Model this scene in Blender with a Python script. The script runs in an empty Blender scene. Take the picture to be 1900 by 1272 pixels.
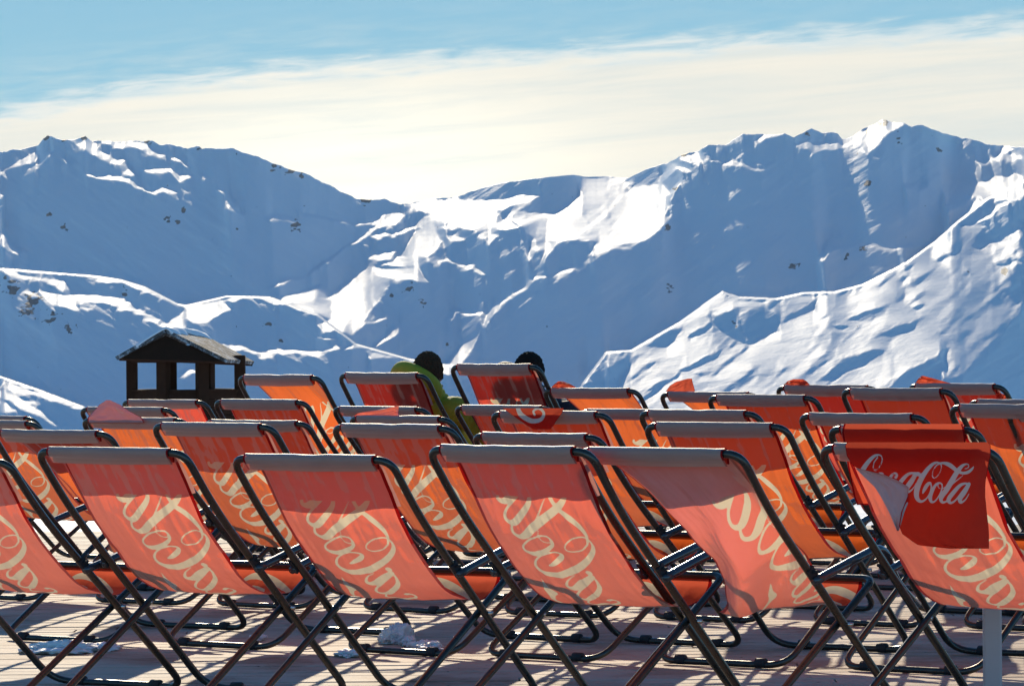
import bpy, bmesh, math, random
import numpy as np
from mathutils import Vector, Matrix
random.seed(7); rng = np.random.default_rng(11)
S = bpy.context.scene
COL = S.collection
F, CX, YH, ROLL, HC = 8000.0, 950.0, 605.9, -0.0074, 1.214      # photo pixels: focal length, horizon; camera height in metres
H_TOP = 0.836
HAZE_D = 6.5e-6

# ------------------------------------------------------------------ helpers
def link(name, me, mats=(), parent=None):
    o = bpy.data.objects.new(name, me); COL.objects.link(o)
    if me is not None:
        for m in mats: me.materials.append(m)
    if parent: o.parent = parent
    return o
def tag(o, label=None, cat=None, group=None, kind=None):
    if label: o['label'] = label
    if cat: o['category'] = cat
    if group: o['group'] = group
    if kind: o['kind'] = kind
    return o
def empty(name, loc, rz=0, label=None, cat=None, group=None):
    o = bpy.data.objects.new(name, None); COL.objects.link(o)
    o.location = loc; o.rotation_euler = (0, 0, rz); o.empty_display_size = .1
    return tag(o, label, cat, group)
def mesh_from(name, verts, faces, smooth=True):
    me = bpy.data.meshes.new(name)
    me.from_pydata([tuple(map(float, v)) for v in verts], [], faces)
    if smooth: me.polygons.foreach_set('use_smooth', [True]*len(me.polygons))
    me.update(); return me
def grid_mesh(name, P, smooth=True):
    """P: (n,m,3) array -> quad grid, built through foreach_set"""
    n, m = P.shape[:2]
    me = bpy.data.meshes.new(name)
    me.vertices.add(n*m); me.vertices.foreach_set('co', P.reshape(-1).astype(np.float32))
    i = np.arange((n-1))[:, None]*m + np.arange(m-1)[None]
    q = np.stack([i, i+1, i+m+1, i+m], -1).reshape(-1)
    nf = (n-1)*(m-1)
    me.loops.add(nf*4); me.loops.foreach_set('vertex_index', q.astype(np.int32))
    me.polygons.add(nf); me.polygons.foreach_set('loop_start', (np.arange(nf)*4).astype(np.int32))
    me.polygons.foreach_set('use_smooth', np.full(nf, smooth))
    me.update(calc_edges=True); me.validate(); return me
def attr(me, name, vals):
    a = me.attributes.new(name, 'FLOAT', 'POINT'); a.data.foreach_set('value', np.asarray(vals, np.float32).reshape(-1))
def catmull(pts, n=6, closed=False):
    pts = np.array(pts, float); N = len(pts); out = []
    rngk = range(N if closed else N-1)
    for k in rngk:
        if closed: p0, p1, p2, p3 = pts[(k-1) % N], pts[k], pts[(k+1) % N], pts[(k+2) % N]
        else: p0, p1, p2, p3 = pts[max(k-1, 0)], pts[k], pts[k+1], pts[min(k+2, N-1)]
        for t in np.linspace(0, 1, n, endpoint=False):
            out.append(.5*((2*p1)+(p2-p0)*t+(2*p0-5*p1+4*p2-p3)*t*t+(3*p1-p0-3*p2+p3)*t**3))
    if not closed: out.append(pts[-1])
    return np.array(out)
def fillet(pts, r, n=7, closed=False):
    """round the corners of a 3-D polyline"""
    pts = [Vector(p) for p in pts]; out = []; N = len(pts)
    for i, p in enumerate(pts):
        if not closed and i in (0, N-1): out.append(p); continue
        a, b = pts[(i-1) % N], pts[(i+1) % N]
        rr = r[i] if isinstance(r, (list, tuple)) else r
        d1, d2 = (a-p), (b-p)
        rr = min(rr, d1.length*.48, d2.length*.48)
        if rr < 1e-4: out.append(p); continue
        A, B = p+d1.normalized()*rr, p+d2.normalized()*rr
        for t in np.linspace(0, 1, n):
            out.append(A*(1-t)**2+p*2*t*(1-t)+B*t*t)
    return out
def tube(verts, faces, pts, r, seg=10, closed=False, flat=1.0, cap=True):
    pts = [Vector(p) for p in pts]; N = len(pts); base = len(verts)
    up = None
    for i, p in enumerate(pts):
        if closed: t = pts[(i+1) % N]-pts[i-1]
        else: t = pts[min(i+1, N-1)]-pts[max(i-1, 0)]
        t.normalize()
        if up is None:
            up = Vector((0, 0, 1)) if abs(t.z) < .9 else Vector((1, 0, 0))
        side = t.cross(up); side.normalize(); up = side.cross(t); up.normalize()
        rr = r[i] if isinstance(r, (list, tuple, np.ndarray)) else r
        for k in range(seg):
            a = 2*math.pi*k/seg
            verts.append(p+side*math.cos(a)*rr+up*math.sin(a)*rr*flat)
    M = N if closed else N-1
    for i in range(M):
        for k in range(seg):
            a = base+i*seg+k; b = base+i*seg+(k+1) % seg
            c = base+((i+1) % N)*seg+(k+1) % seg; d = base+((i+1) % N)*seg+k
            faces.append((a, b, c, d))
    if cap and not closed:
        faces.append(tuple(base+k for k in range(seg))[::-1]); faces.append(tuple(base+(N-1)*seg+k for k in range(seg)))
def box(verts, faces, c, s, M=None):
    b = len(verts)
    for dx in (-.5, .5):
        for dy in (-.5, .5):
            for dz in (-.5, .5):
                v = Vector((dx*s[0], dy*s[1], dz*s[2]))
                if M is not None: v = M @ v
                verts.append(Vector(c)+v)
    for f in ((0, 1, 3, 2), (4, 6, 7, 5), (0, 4, 5, 1), (2, 3, 7, 6), (0, 2, 6, 4), (1, 5, 7, 3)):
        faces.append(tuple(b+i for i in f))
def bevel(o, w=.004, n=2):
    m = o.modifiers.new('bevel', 'BEVEL'); m.width = w; m.segments = n; m.limit_method = 'ANGLE'
def unpix(x, y, Y):
    """photo pixel + distance -> world point"""
    c, s = math.cos(ROLL), math.sin(ROLL)
    dx, dy = x-CX, y-YH
    return np.array([(dx*c+dy*s)*Y/F, Y, HC-(-dx*s+dy*c)*Y/F])
def fbm2(x, y, seed=0, octs=5, gain=.55):
    """value-noise fbm on numpy arrays"""
    out = np.zeros(np.broadcast(x, y).shape); amp = 1; tot = 0
    r = np.random.default_rng(seed)
    for o in range(octs):
        T = r.random((64, 64))*2-1; ox, oy = r.random(2)*64
        X, Yv = x*2**o+ox, y*2**o+oy
        xi, yi = np.floor(X).astype(int), np.floor(Yv).astype(int); fx, fy = X-xi, Yv-yi
        fx = fx*fx*(3-2*fx); fy = fy*fy*(3-2*fy)
        g = lambda a, b: T[a % 64, b % 64]
        out = out+amp*((g(xi, yi)*(1-fx)+g(xi+1, yi)*fx)*(1-fy)+(g(xi, yi+1)*(1-fx)+g(xi+1, yi+1)*fx)*fy)
        tot += amp; amp *= gain
    return out/tot*1.6

# ------------------------------------------------------------------ materials
def mat(name):
    m = bpy.data.materials.new(name); m.use_nodes = True
    nt = m.node_tree; nt.nodes.clear()
    out = nt.nodes.new('ShaderNodeOutputMaterial')
    return m, nt, out
def N(nt, t, **kw):
    n = nt.nodes.new(t)
    for k, v in kw.items():
        if k in n.inputs: n.inputs[k].default_value = v
        else: setattr(n, k, v)
    return n
def mth(nt, op, a, b=None, c=None, clamp=False):
    n = nt.nodes.new('ShaderNodeMath'); n.operation = op; n.use_clamp = clamp
    for i, v in enumerate((a, b, c)):
        if v is None: continue
        if isinstance(v, (int, float)): n.inputs[i].default_value = v
        else: nt.links.new(v, n.inputs[i])
    return n.outputs[0]
def mixc(nt, fac, a, b):
    n = nt.nodes.new('ShaderNodeMix'); n.data_type = 'RGBA'
    for s, v in ((n.inputs[0], fac), (n.inputs[6], a), (n.inputs[7], b)):
        if isinstance(v, (int, float)): s.default_value = v
        elif isinstance(v, tuple): s.default_value = (*v, 1)
        else: nt.links.new(v, s)
    return n.outputs[2]
def ramp(nt, fac, stops):
    n = nt.nodes.new('ShaderNodeValToRGB'); nt.links.new(fac, n.inputs[0])
    el = n.color_ramp.elements
    while len(el) < len(stops): el.new(.5)
    for e, (p, c) in zip(el, stops):
        e.position = p; e.color = (*c, 1) if isinstance(c, tuple) else (c, c, c, 1)
    return n.outputs[0]
def noise(nt, scale, detail=5, rough=.6, vec=None, dist=0.0):
    n = N(nt, 'ShaderNodeTexNoise', Scale=scale, Detail=detail, Roughness=rough, Distortion=dist)
    if vec is not None: nt.links.new(vec, n.inputs['Vector'])
    return n.outputs[0]
def coords(nt, scale=(1, 1, 1), which='Object'):
    tc = nt.nodes.new('ShaderNodeTexCoord'); mp = nt.nodes.new('ShaderNodeMapping')
    nt.links.new(tc.outputs[which], mp.inputs[0]); mp.inputs['Scale'].default_value = scale
    return mp.outputs[0]
def bump(nt, h, strength, dist):
    b = N(nt, 'ShaderNodeBump', Strength=strength, Distance=dist); nt.links.new(h, b.inputs['Height']); return b.outputs[0]
def princ(name, col, rough=.6, metal=0.0, nscale=None, var=.25, bmp=None, spec=.5, coat=0.0):
    m, nt, out = mat(name); p = N(nt, 'ShaderNodeBsdfPrincipled', Roughness=rough, Metallic=metal)
    p.inputs['Specular IOR Level'].default_value = spec; p.inputs['Coat Weight'].default_value = coat
    if nscale:
        v = coords(nt); nz = noise(nt, nscale, 6, .65, v)
        nt.links.new(mixc(nt, nz, tuple(c*(1-var) for c in col), tuple(min(1, c*(1+var)) for c in col)), p.inputs['Base Color'])
        nt.links.new(mth(nt, 'MULTIPLY_ADD', nz, .3, rough-.15), p.inputs['Roughness'])
        if bmp: nt.links.new(bump(nt, nz, bmp[0], bmp[1]), p.inputs['Normal'])
    else: p.inputs['Base Color'].default_value = (*col, 1)
    nt.links.new(p.outputs[0], out.inputs[0]); return m

RED_T = (.52, .105, .058); CREAM_T = (.82, .66, .42)
def fabric(name, red_front=True, red_back=False, lettering=True, trans=.69, wt=(1.25, 1.25, 1.25), red=(.95, .165, .080)):
    """printed woven polyester: red ink on the front, bare white weave behind, lit through by the sun"""
    m, nt, out = mat(name)
    geo = nt.nodes.new('ShaderNodeNewGeometry')
    hem = nt.nodes.new('ShaderNodeAttribute'); hem.attribute_name = 'hem'
    sd = nt.nodes.new('ShaderNodeAttribute'); sd.attribute_name = 'ink'
    if lettering: let = mth(nt, 'MULTIPLY_ADD', sd.outputs['Fac'], 900.0, .5, clamp=True)     # 1 inside the unprinted lettering
    else: let = mth(nt, 'MULTIPLY', hem.outputs['Fac'], 0.0)
    hm = mth(nt, 'GREATER_THAN', hem.outputs['Fac'], .5)
    v = coords(nt); nz = noise(nt, 9, 4, .6, v); nz2 = noise(nt, 60, 2, .5, v)
    side = geo.outputs['Backfacing']
    front_col = mixc(nt, let, (.74, .006, .006), (.72, .66, .58))
    back_white = mixc(nt, nz, tuple(a*b for a, b in zip((.36, .30, .28), wt)), tuple(a*b for a, b in zip((.44, .38, .355), wt)))
    back_white = mixc(nt, let, back_white, (.58, .53, .46))
    back_col = (.55, .012, .012) if red_back else back_white
    if isinstance(back_col, tuple): back_col = mixc(nt, let, back_col, (.72, .66, .58))
    if not red_front: front_col = mixc(nt, let, back_white, (.6, .56, .5))
    dcol = mixc(nt, side, front_col, back_col)
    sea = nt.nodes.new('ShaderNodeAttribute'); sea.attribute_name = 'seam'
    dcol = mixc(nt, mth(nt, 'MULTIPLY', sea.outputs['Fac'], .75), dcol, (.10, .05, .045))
    dcol = mixc(nt, hm, dcol, (.40, .008, .010))
    tcol = mixc(nt, let, red, CREAM_T)
    tcol = mixc(nt, mth(nt, 'MULTIPLY', nz, .35), tcol, mixc(nt, let, tuple(c*.84 for c in red), (.70, .56, .35)))
    tcol = mixc(nt, hm, tcol, (.30, .004, .004))
    d = N(nt, 'ShaderNodeBsdfDiffuse'); t = N(nt, 'ShaderNodeBsdfTranslucent')
    w = N(nt, 'ShaderNodeTexWave', Scale=260.0, Distortion=0.6); nt.links.new(v, w.inputs[0])
    bn = bump(nt, mth(nt, 'ADD', mth(nt, 'MULTIPLY', w.outputs[1], .25), mth(nt, 'ADD', nz2, mth(nt, 'MULTIPLY', nz, 6))), .25, .004)
    nt.links.new(dcol, d.inputs[0]); nt.links.new(tcol, t.inputs[0])
    nt.links.new(bn, d.inputs['Normal']); nt.links.new(bn, t.inputs['Normal'])
    mx = nt.nodes.new('ShaderNodeMixShader'); mx.inputs[0].default_value = trans
    nt.links.new(d.outputs[0], mx.inputs[1]); nt.links.new(t.outputs[0], mx.inputs[2])
    g = N(nt, 'ShaderNodeBsdfGlossy', Roughness=.45); fr = N(nt, 'ShaderNodeFresnel', IOR=1.25)
    m2 = nt.nodes.new('ShaderNodeMixShader'); nt.links.new(mth(nt, 'MULTIPLY', fr.outputs[0], .25), m2.inputs[0])
    nt.links.new(mx.outputs[0], m2.inputs[1]); nt.links.new(g.outputs[0], m2.inputs[2])
    nt.links.new(m2.outputs[0], out.inputs[0]); return m
M_SLING = fabric('printed_sling_fabric')
M_SLING_O = fabric('dim_sky_tint_sling_fabric', wt=(.75, .60, .50), red=(.92, .165, .030))  # orange copy for the rows behind: weaker skylight painted into the cloth colour
M_SLING_E = fabric('skylight_tint_sling_fabric', trans=.60, wt=(2.0, 1.95, 1.8))  # pale copy: skylight on the wind-lifted back painted into its colour
M_SLING_R = fabric('shade_tint_sling_fabric', wt=(.75, .42, .36), red=(.97, .11, .060))  # redder copy for the back row: shade of its sitters painted into the cloth
M_FLAP_P = fabric('pale_flap_fabric', lettering=False, trans=.24, wt=(1.15, 1.0, 1.1))
M_FLAP_R = fabric('printed_flap_fabric', red_front=True, red_back=False, trans=.3)
M_FLAP_W = fabric('unprinted_flap_fabric', red_front=False, lettering=False, trans=.12)
M_FLAP_IN = fabric('headrest_flap_fabric', trans=.42, red=(.9, .36, .26), lettering=False)
M_FLAP_RR = fabric('red_flap_fabric', red_front=True, red_back=True, lettering=False, trans=.5)
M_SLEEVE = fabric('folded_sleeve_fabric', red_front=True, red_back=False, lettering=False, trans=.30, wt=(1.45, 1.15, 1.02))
M_HEMRED = princ('red_hem_lining', (.42, .012, .014), .8, nscale=40)
M_TUBE = princ('dark_steel_tube', (.085, .082, .072), .30, .8, nscale=35, var=.35, bmp=(.15, .001))
M_ARM = princ('armrest_plastic_coated_steel', (.045, .047, .055), .22, .25, nscale=30, var=.3, coat=.4)
M_RUB = princ('black_rubber', (.02, .02, .022), .7, nscale=30)
M_BOLT = princ('zinc_bolt', (.55, .55, .53), .25, 1.0)
M_LOGO = princ('white_brand_print', (.75, .7, .62), .7)

# ------------------------------------------------------------------ the lettering: pen strokes (x, y, pen width), traced from the flap
ST = {}
ST['C'] = [(922,572,14),(940,530,36),(972,478,40),(1005,455,22),(1017,500,14),(1000,570,12),(960,635,16),(905,665,28),(862,635,46),(850,570,58),(868,490,60),(910,400,56),(970,310,46),(1035,245,34),(1090,226,18),(1128,250,13),(1125,310,12),(1090,375,12),(1050,402,12),(1030,375,12),(1040,310,12),(1080,255,14)]
ST['swash'] = [(1080,255,14),(1140,232,24),(1210,248,46),(1270,290,44),(1310,325,34),(1370,345,30),(1430,335,34),(1475,300,24),(1497,268,6)]
ST['o'] = [(1140,470,12),(1110,455,16),(1070,475,26),(1025,550,40),(1005,620,42),(1020,668,28),(1060,660,16),(1110,590,14),(1140,510,14),(1130,465,13),(1095,470,10),(1100,510,9),(1140,520,9),(1175,500,7)]
ST['l'] = [(1392,300,10),(1430,285,12),(1440,255,12),(1405,245,18),(1360,270,36),(1310,330,52),(1250,430,58),(1190,530,58),(1140,600,52),(1125,645,40),(1150,675,26),(1200,655,16),(1245,610,8)]
ST['l_up'] = [(1225,500,9),(1290,440,12),(1340,400,11),(1378,368,6)]
ST['a'] = [(1445,468,12),(1400,462,22),(1340,485,36),(1270,560,46),(1212,640,46),(1235,680,28),(1290,650,18),(1360,560,16),(1420,480,16)]
ST['a_stem'] = [(1440,470,40),(1390,560,50),(1340,635,48),(1350,675,30),(1400,645,14),(1440,580,8)]
ST['dot'] = [(872,340,6),(872,357,46),(872,374,6)]
def sh(k, dx, dy): return [(x+dx, y+dy, w) for x, y, w in ST[k]]
WORD = [ST['C'], ST['swash'], ST['o'], ST['l'], ST['l_up'], ST['a'], ST['a_stem'], ST['dot'],
        sh('a', -595, -118), sh('a_stem', -595, -118), sh('o', -655, -112), sh('C', -665, -85),
        [(x, y-115, w) for x, y, w in [(618,512,30),(634,480,24),(612,458,16),(575,480,28),(535,560,44),(520,630,44),(545,675,24),(590,655,14),(640,600,8)]]]
RIBBON = [(800,700,4),(770,704,12),(735,712,26),(700,716,44),(672,712,58),(640,732,34),(560,770,20),(470,790,14),(380,800,12),(290,770,16),(225,690,26),(205,620,30)]
def pen(strokes, fx, fy, fw):
    """strokes -> segment arrays in metres: fx(x), fy(y) map the drawing units, fw scales the pen"""
    seg = []
    for s in strokes:
        c = catmull(s, 6)
        for a, b in zip(c, c[1:]): seg.append((fx(a[0]), fy(a[1]), a[2]*fw/2, fx(b[0]), fy(b[1]), b[2]*fw/2))
    return np.array(seg)
def ink(seg, px, py):
    """signed distance (positive inside the strokes), metres"""
    best = np.full(px.shape, -1.0)
    for ax, ay, ar, bx, by, br in seg:
        dx, dy = bx-ax, by-ay; L = dx*dx+dy*dy+1e-12
        box_ = (px > min(ax, bx)-.03) & (px < max(ax, bx)+.03) & (py > min(ay, by)-.03) & (py < max(ay, by)+.03)
        if not box_.any(): continue
        X, Yv = px[box_], py[box_]
        t = np.clip(((X-ax)*dx+(Yv-ay)*dy)/L, 0, 1)
        d = ar+(br-ar)*t-np.hypot(X-ax-t*dx, Yv-ay-t*dy)
        best[box_] = np.maximum(best[box_], d)
    return np.maximum(best, -.02)

# ------------------------------------------------------------------ deck chair: u across, v forward, w up
PROF = catmull([(.012,.834),(.050,.807),(.106,.731),(.185,.617),(.281,.522),(.376,.436),(.444,.392),(.520,.365),(.600,.357),(.670,.371),(.712,.404),(.722,.436)], 14)
PS = np.concatenate([[0], np.cumsum(np.hypot(*np.diff(PROF, axis=0).T))])
SW = .236
def sling_mesh(name, text_du=0.0, twist=0.0, seed=0, sag=0.0):
    nu, ns = 96, 230
    s = np.linspace(0, PS[-1], ns); tt = np.linspace(0, 1, nu)
    v = np.interp(s, PS, PROF[:, 0]); w = np.interp(s, PS, PROF[:, 1])
    tv, tw = np.gradient(v, s), np.gradient(w, s); L = np.hypot(tv, tw); tv, tw = tv/L, tw/L
    nv, nw = tw, -tv                                    # normal that points back/down
    uL = np.full(ns, -SW); uR = np.full(ns, SW)
    uL = uL+.010*np.sin(np.clip(s/PS[-1], 0, 1)*math.pi); uR = uR-.010*np.sin(np.clip(s/PS[-1], 0, 1)*math.pi)
    if twist:
        uL = uL+twist*np.interp(s, [0,.04,.13,.25,.38,.50,.62,.74,.90], [0,.04,.16,.27,.31,.27,.20,.06,0])
        uR = uR+twist*np.interp(s, [0,.06,.15,.28,.43,.58,.75,.9], [0,.0,.02,.06,.10,.06,.0,0])
        k = np.ones(9)/9
        uL = np.convolve(np.pad(uL, 4, 'edge'), k, 'valid'); uR = np.convolve(np.pad(uR, 4, 'edge'), k, 'valid')
    U = uL[:, None]*(1-tt)+uR[:, None]*tt
    x = tt*2-1
    bow = .012*np.sin(np.clip(s/PS[-1]*1.05, 0, 1)*math.pi)[:, None]*(1-x[None]**2)
    rip = .0035*fbm2(x[None]*2.2+seed, s[:, None]*9, 3+seed, 3)*np.clip(s/.1, 0, 1)[:, None]*np.clip((PS[-1]-s)/.1, 0, 1)[:, None]
    rip = rip+.0008*np.sin(x[None]*21+seed+2*fbm2(x[None]*2, s[:, None]*3, 9+seed, 2))*np.exp(-np.clip(s-.03, 0, 1)/.10)[:, None]+.0022*fbm2(x[None]*7+seed, s[:, None]*2.2, 15+seed, 3)*np.clip((PS[-1]-s)/.1, 0, 1)[:, None]
    off = bow+rip
    if twist:
        env = np.sin(np.clip(s/.84, 0, 1)*math.pi)[:, None]
        off = off+twist*env*(.05*np.sin(tt*5.2+.5)[None]-.03*x[None]+.02*np.sin(tt*11+s[:, None]*9))
    P = np.stack([U, v[:, None]+nv[:, None]*off, w[:, None]+nw[:, None]*off], -1)
    me = grid_mesh(name, P)
    UU = (tt*2-1)[None]*SW*np.ones((ns, 1)); SS = s[:, None]*np.ones((1, nu))
    fx = lambda X: .315-(X-1150)*.00062
    fy = lambda Yy: -.132+(680-Yy)*.00063+text_du
    I = np.maximum(ink(pen(WORD, fx, fy, .00048), SS, UU), ink(pen([RIBBON], fx, fy, .00062), SS, UU))
    tx = pen([[(900,640,16),(880,660,16),(884,690,16),(905,700,16),(925,690,16)],[(940,640,14),(960,650,14),(958,690,14),(935,705,14)]], lambda X: .72-(X-915)*.0005, lambda Yy: -.205+(670-Yy)*.0004, .0003)
    I = np.maximum(I, ink(tx, SS, UU))
    attr(me, 'ink', np.where(SS < .175, -.02, I))
    attr(me, 'hem', (np.abs(UU) > SW-.012).astype(float)*1.0)
    if twist:                                                        # its headrest flap is blown along with it
        k = 46; nrm = np.cross(np.gradient(P, axis=1), np.gradient(P, axis=0)); nrm /= np.linalg.norm(nrm, axis=-1, keepdims=True)
        Q = P[:k]+nrm[:k]*np.where(nrm[:k, :, 2:3] > 0, 1, -1)*.007
        fl = grid_mesh('headrest_flap', Q); attr(fl, 'hem', np.zeros(k*nu)); attr(fl, 'ink', np.full(k*nu, -.02)); me['k'] = 1
        TFLAPS.append(fl)
    return me
TFLAPS = []
def flap_front_mesh(name, length=.18, seed=0):
    """headrest flap lying on the inside (front) of the sling"""
    nu, ns = 40, 24; s = np.linspace(.0, length, ns); tt = np.linspace(-1, 1, nu)
    edge = 1+.10*fbm2(tt*1.2+seed*3.1, tt*0, 20+seed, 2)-.05*np.abs(tt)**3
    SSx = s[:, None]*edge[None]
    v = np.interp(SSx, PS, PROF[:, 0]); w = np.interp(SSx, PS, PROF[:, 1])
    lift = .007+.006*(s/length)[:, None]+.004*fbm2(tt[None]*1.5+seed, s[:, None]*10, 30+seed, 2)-.012*(1-tt[None]**2)*np.sin(SSx/PS[-1]*math.pi)
    P = np.stack([np.broadcast_to(tt*(SW-.001), SSx.shape), v+lift*.82, w+lift*.57], -1)
    me = grid_mesh(name, P); attr(me, 'hem', np.zeros(nu*ns)); attr(me, 'ink', np.full(nu*ns, -.02)); return me
def sleeve_mesh(name, seed=0):
    """fabric tunnel sewn round the top bar: rounded over the bar, pinched to the seam below"""
    SL = .246; nx = 36; us = np.linspace(-SL, SL, nx)
    loop = [(.020,-.030)]+[(.0165*math.cos(math.radians(a)), .0165*math.sin(math.radians(a))) for a in np.linspace(-10, 205, 15)]+[(-.007,-.018),(-.0045,-.0205),(-.0038,-.0212),(-.0031,-.0219),(-.001,-.0240),(-.0003,-.0247),(.0004,-.0254),(.005,-.030),(.011,-.036)]
    P = np.zeros((len(loop), nx, 3)); wob = .0022*fbm2(us*14+seed*7, us*0, 40+seed, 3)
    sagc = -.004*(1-(us/SL)**2)
    for i, (dv, dw) in enumerate(loop):
        k = 1+wob*8
        P[i, :, 0] = us; P[i, :, 1] = .0+dv*k; P[i, :, 2] = H_TOP+dw*k+sagc*(1 if dw < -.01 else .15)+wob*.6
    me = grid_mesh(name, P)
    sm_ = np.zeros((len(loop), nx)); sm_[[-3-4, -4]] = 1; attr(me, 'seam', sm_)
    attr(me, 'hem', np.broadcast_to((np.abs(us) > SL-.0065).astype(float), (len(loop), nx))); attr(me, 'ink', np.full(len(loop)*nx, -.02))
    return me
def frames():
    V, Fc = [], []
    w = .30
    A = lambda u, v, z: (u, v, z)
    pts = [A(-w,.868,.013),A(-w,.36,.468),A(-w,.157,.651),A(-w,.0,H_TOP),A(w,.0,H_TOP),A(w,.157,.651),A(w,.36,.468),A(w,.868,.013)]
    tube(V, Fc, fillet(pts, [.09,.1,.14,.055,.055,.14,.1,.09], closed=True), .0125, closed=True, seg=12)
    back = mesh_from('back_frame', V, Fc)
    V, Fc = [], []
    w = .274
    pts = [A(-w,.030,.012),A(-w,.728,.442),A(w,.728,.442),A(w,.030,.012)]
    tube(V, Fc, fillet(pts, [.085,.04,.04,.085], closed=True), .0118, closed=True, seg=12)
    seat = mesh_from('seat_frame', V, Fc)
    arms = []
    for sgn in (-1, 1):
        V, Fc = [], []; w = sgn*.318
        pts = [A(w,.345,.454),A(w,.39,.467),A(w,.52,.500),A(w,.715,.546),A(w,.785,.436),A(w,.85,.388),A(sgn*.300,.93,.355)]
        p = fillet(pts, [0,.01,.03,.07,.035,.03,0], n=7)
        n = len(p); rad = [.0135 if i < n*.55 else .0115 for i in range(n)]
        tube(V, Fc, p, rad, seg=12, flat=1.0)
        arms.append(mesh_from('armrest', V, Fc))
    hin = []
    for sgn in (-1, 1):
        V, Fc = [], []
        box(V, Fc, (sgn*.309, .352, .472), (.010, .055, .030), Matrix.Rotation(-.85, 3, 'X'))
        for dv, dw in ((.345,.484),(.368,.456)):
            tube(V, Fc, [(sgn*.296,dv,dw),(sgn*.330,dv,dw)], .0055, seg=8)
        hin.append(mesh_from('hinge', V, Fc, False))
    V, Fc = [], []
    tube(V, Fc, [(-.021,0,0),(-.019,0,0),(.019,0,0),(.021,0,0)], [.0150,.0175,.0175,.0150], seg=12)
    foot = mesh_from('rubber_foot', V, Fc)
    bolt = []
    for sgn in (-1, 1):
        V, Fc = [], []; tube(V, Fc, [(sgn*.262,.5345,.3195),(sgn*.325,.5345,.3195)], .006, seg=8)
        bolt.append(mesh_from('pivot_bolt', V, Fc))
    return back, seat, arms, hin, foot, bolt
BACK, SEAT, ARMS, HINGES, FOOT, BOLT = frames()
SLINGS = [sling_mesh('sling', .0, 0, 1), sling_mesh('sling', .055, 0, 2), sling_mesh('sling', -.012, 0, 4)]
TWIST = [sling_mesh('sling', .15, .86, 3), sling_mesh('sling', .05, .8, 5)]
FLAPS = [flap_front_mesh('headrest_flap', .192, 0), flap_front_mesh('headrest_flap', .215, 1), flap_front_mesh('headrest_flap', .200, 2)]
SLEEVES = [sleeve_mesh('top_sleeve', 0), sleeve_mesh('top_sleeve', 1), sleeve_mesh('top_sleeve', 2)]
for me in (BACK, SEAT): me.materials.append(M_TUBE)
for me in ARMS: me.materials.append(M_ARM)
for me in HINGES: me.materials.append(M_RUB)
FOOT.materials.append(M_RUB); [b.materials.append(M_BOLT) for b in BOLT]
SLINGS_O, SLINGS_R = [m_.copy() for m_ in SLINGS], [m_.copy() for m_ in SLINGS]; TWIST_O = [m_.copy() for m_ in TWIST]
for me in SLINGS: me.materials.append(M_SLING)
for me in TWIST: me.materials.append(M_SLING_E)
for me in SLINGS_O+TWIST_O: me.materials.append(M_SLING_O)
for me in SLINGS_R: me.materials.append(M_SLING_R)
for me in FLAPS: me.materials.append(M_FLAP_IN)
for me in TFLAPS: me.materials.append(M_FLAP_W)
for me in SLEEVES: me.materials.append(M_SLEEVE)

def build_chair(loc, yaw, zs, label, sling, flap=0, sleeve=0):
    root = empty('deck_chair', loc, -yaw, label, 'deck chair', 'red deck chairs in rows on the terrace'); root.scale = (1, 1, zs)
    bf = link('back_frame', BACK, (), root)
    sf = link('seat_frame', SEAT, (), root)
    for a in ARMS: link('armrest', a, (), root)
    for h in HINGES: link('hinge', h, (), root)
    for b in BOLT: link('pivot_bolt', b, (), root)
    link('sling', sling, (), root)
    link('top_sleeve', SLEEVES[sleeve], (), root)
    if flap is not None: link('headrest_flap', FLAPS[flap], (), root)
    for u in (-.17, .17):
        o = link('rubber_foot', FOOT, (), bf); o.location = (u, .868, .0175)
        o = link('rubber_foot', FOOT, (), sf); o.location = (u, .030, .0175)
    return root
CHAIRS = {}
def to_world(key, u, v, w):
    return CHAIRS[key].matrix_basis @ Vector((u, v, w))
ROWC = {1: 12.9, 2: 15.75, 3: 18.1, 4: 20.6, 5: 22.6}              # rows run obliquely: Y + .569 X is constant along each
def chair(key, where, label, sling=0, flap=0, twist=None):
    if where[0] == 'at': X, Y, th, zs = where[1:]
    else:
        row, x0, x1, yt = where
        dx, dy = (x0+x1)/2-CX, yt+9-YH
        c, s = math.cos(ROLL), math.sin(ROLL)
        ux, uy = dx*c+dy*s, -dx*s+dy*c
        Y = ROWC[row]/(1+.569*ux/F); X = ux*Y/F
        zs = (HC-uy*Y/F)/H_TOP
        th = math.acos(min(.86, max(.72, (x1-x0)*Y/F/.625)))
    back = where[0] != 'at' and where[0] >= 2
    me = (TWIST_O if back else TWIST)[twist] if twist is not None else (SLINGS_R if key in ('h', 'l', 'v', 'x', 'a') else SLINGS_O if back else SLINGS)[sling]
    if key in ('E', 'G'): FLAPS.append(TFLAPS[twist]); flap = len(FLAPS)-1
    CHAIRS[key] = build_chair((X, Y, 0), th, zs, label, me, flap, (len(CHAIRS)) % 3)
    return CHAIRS[key]
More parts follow.
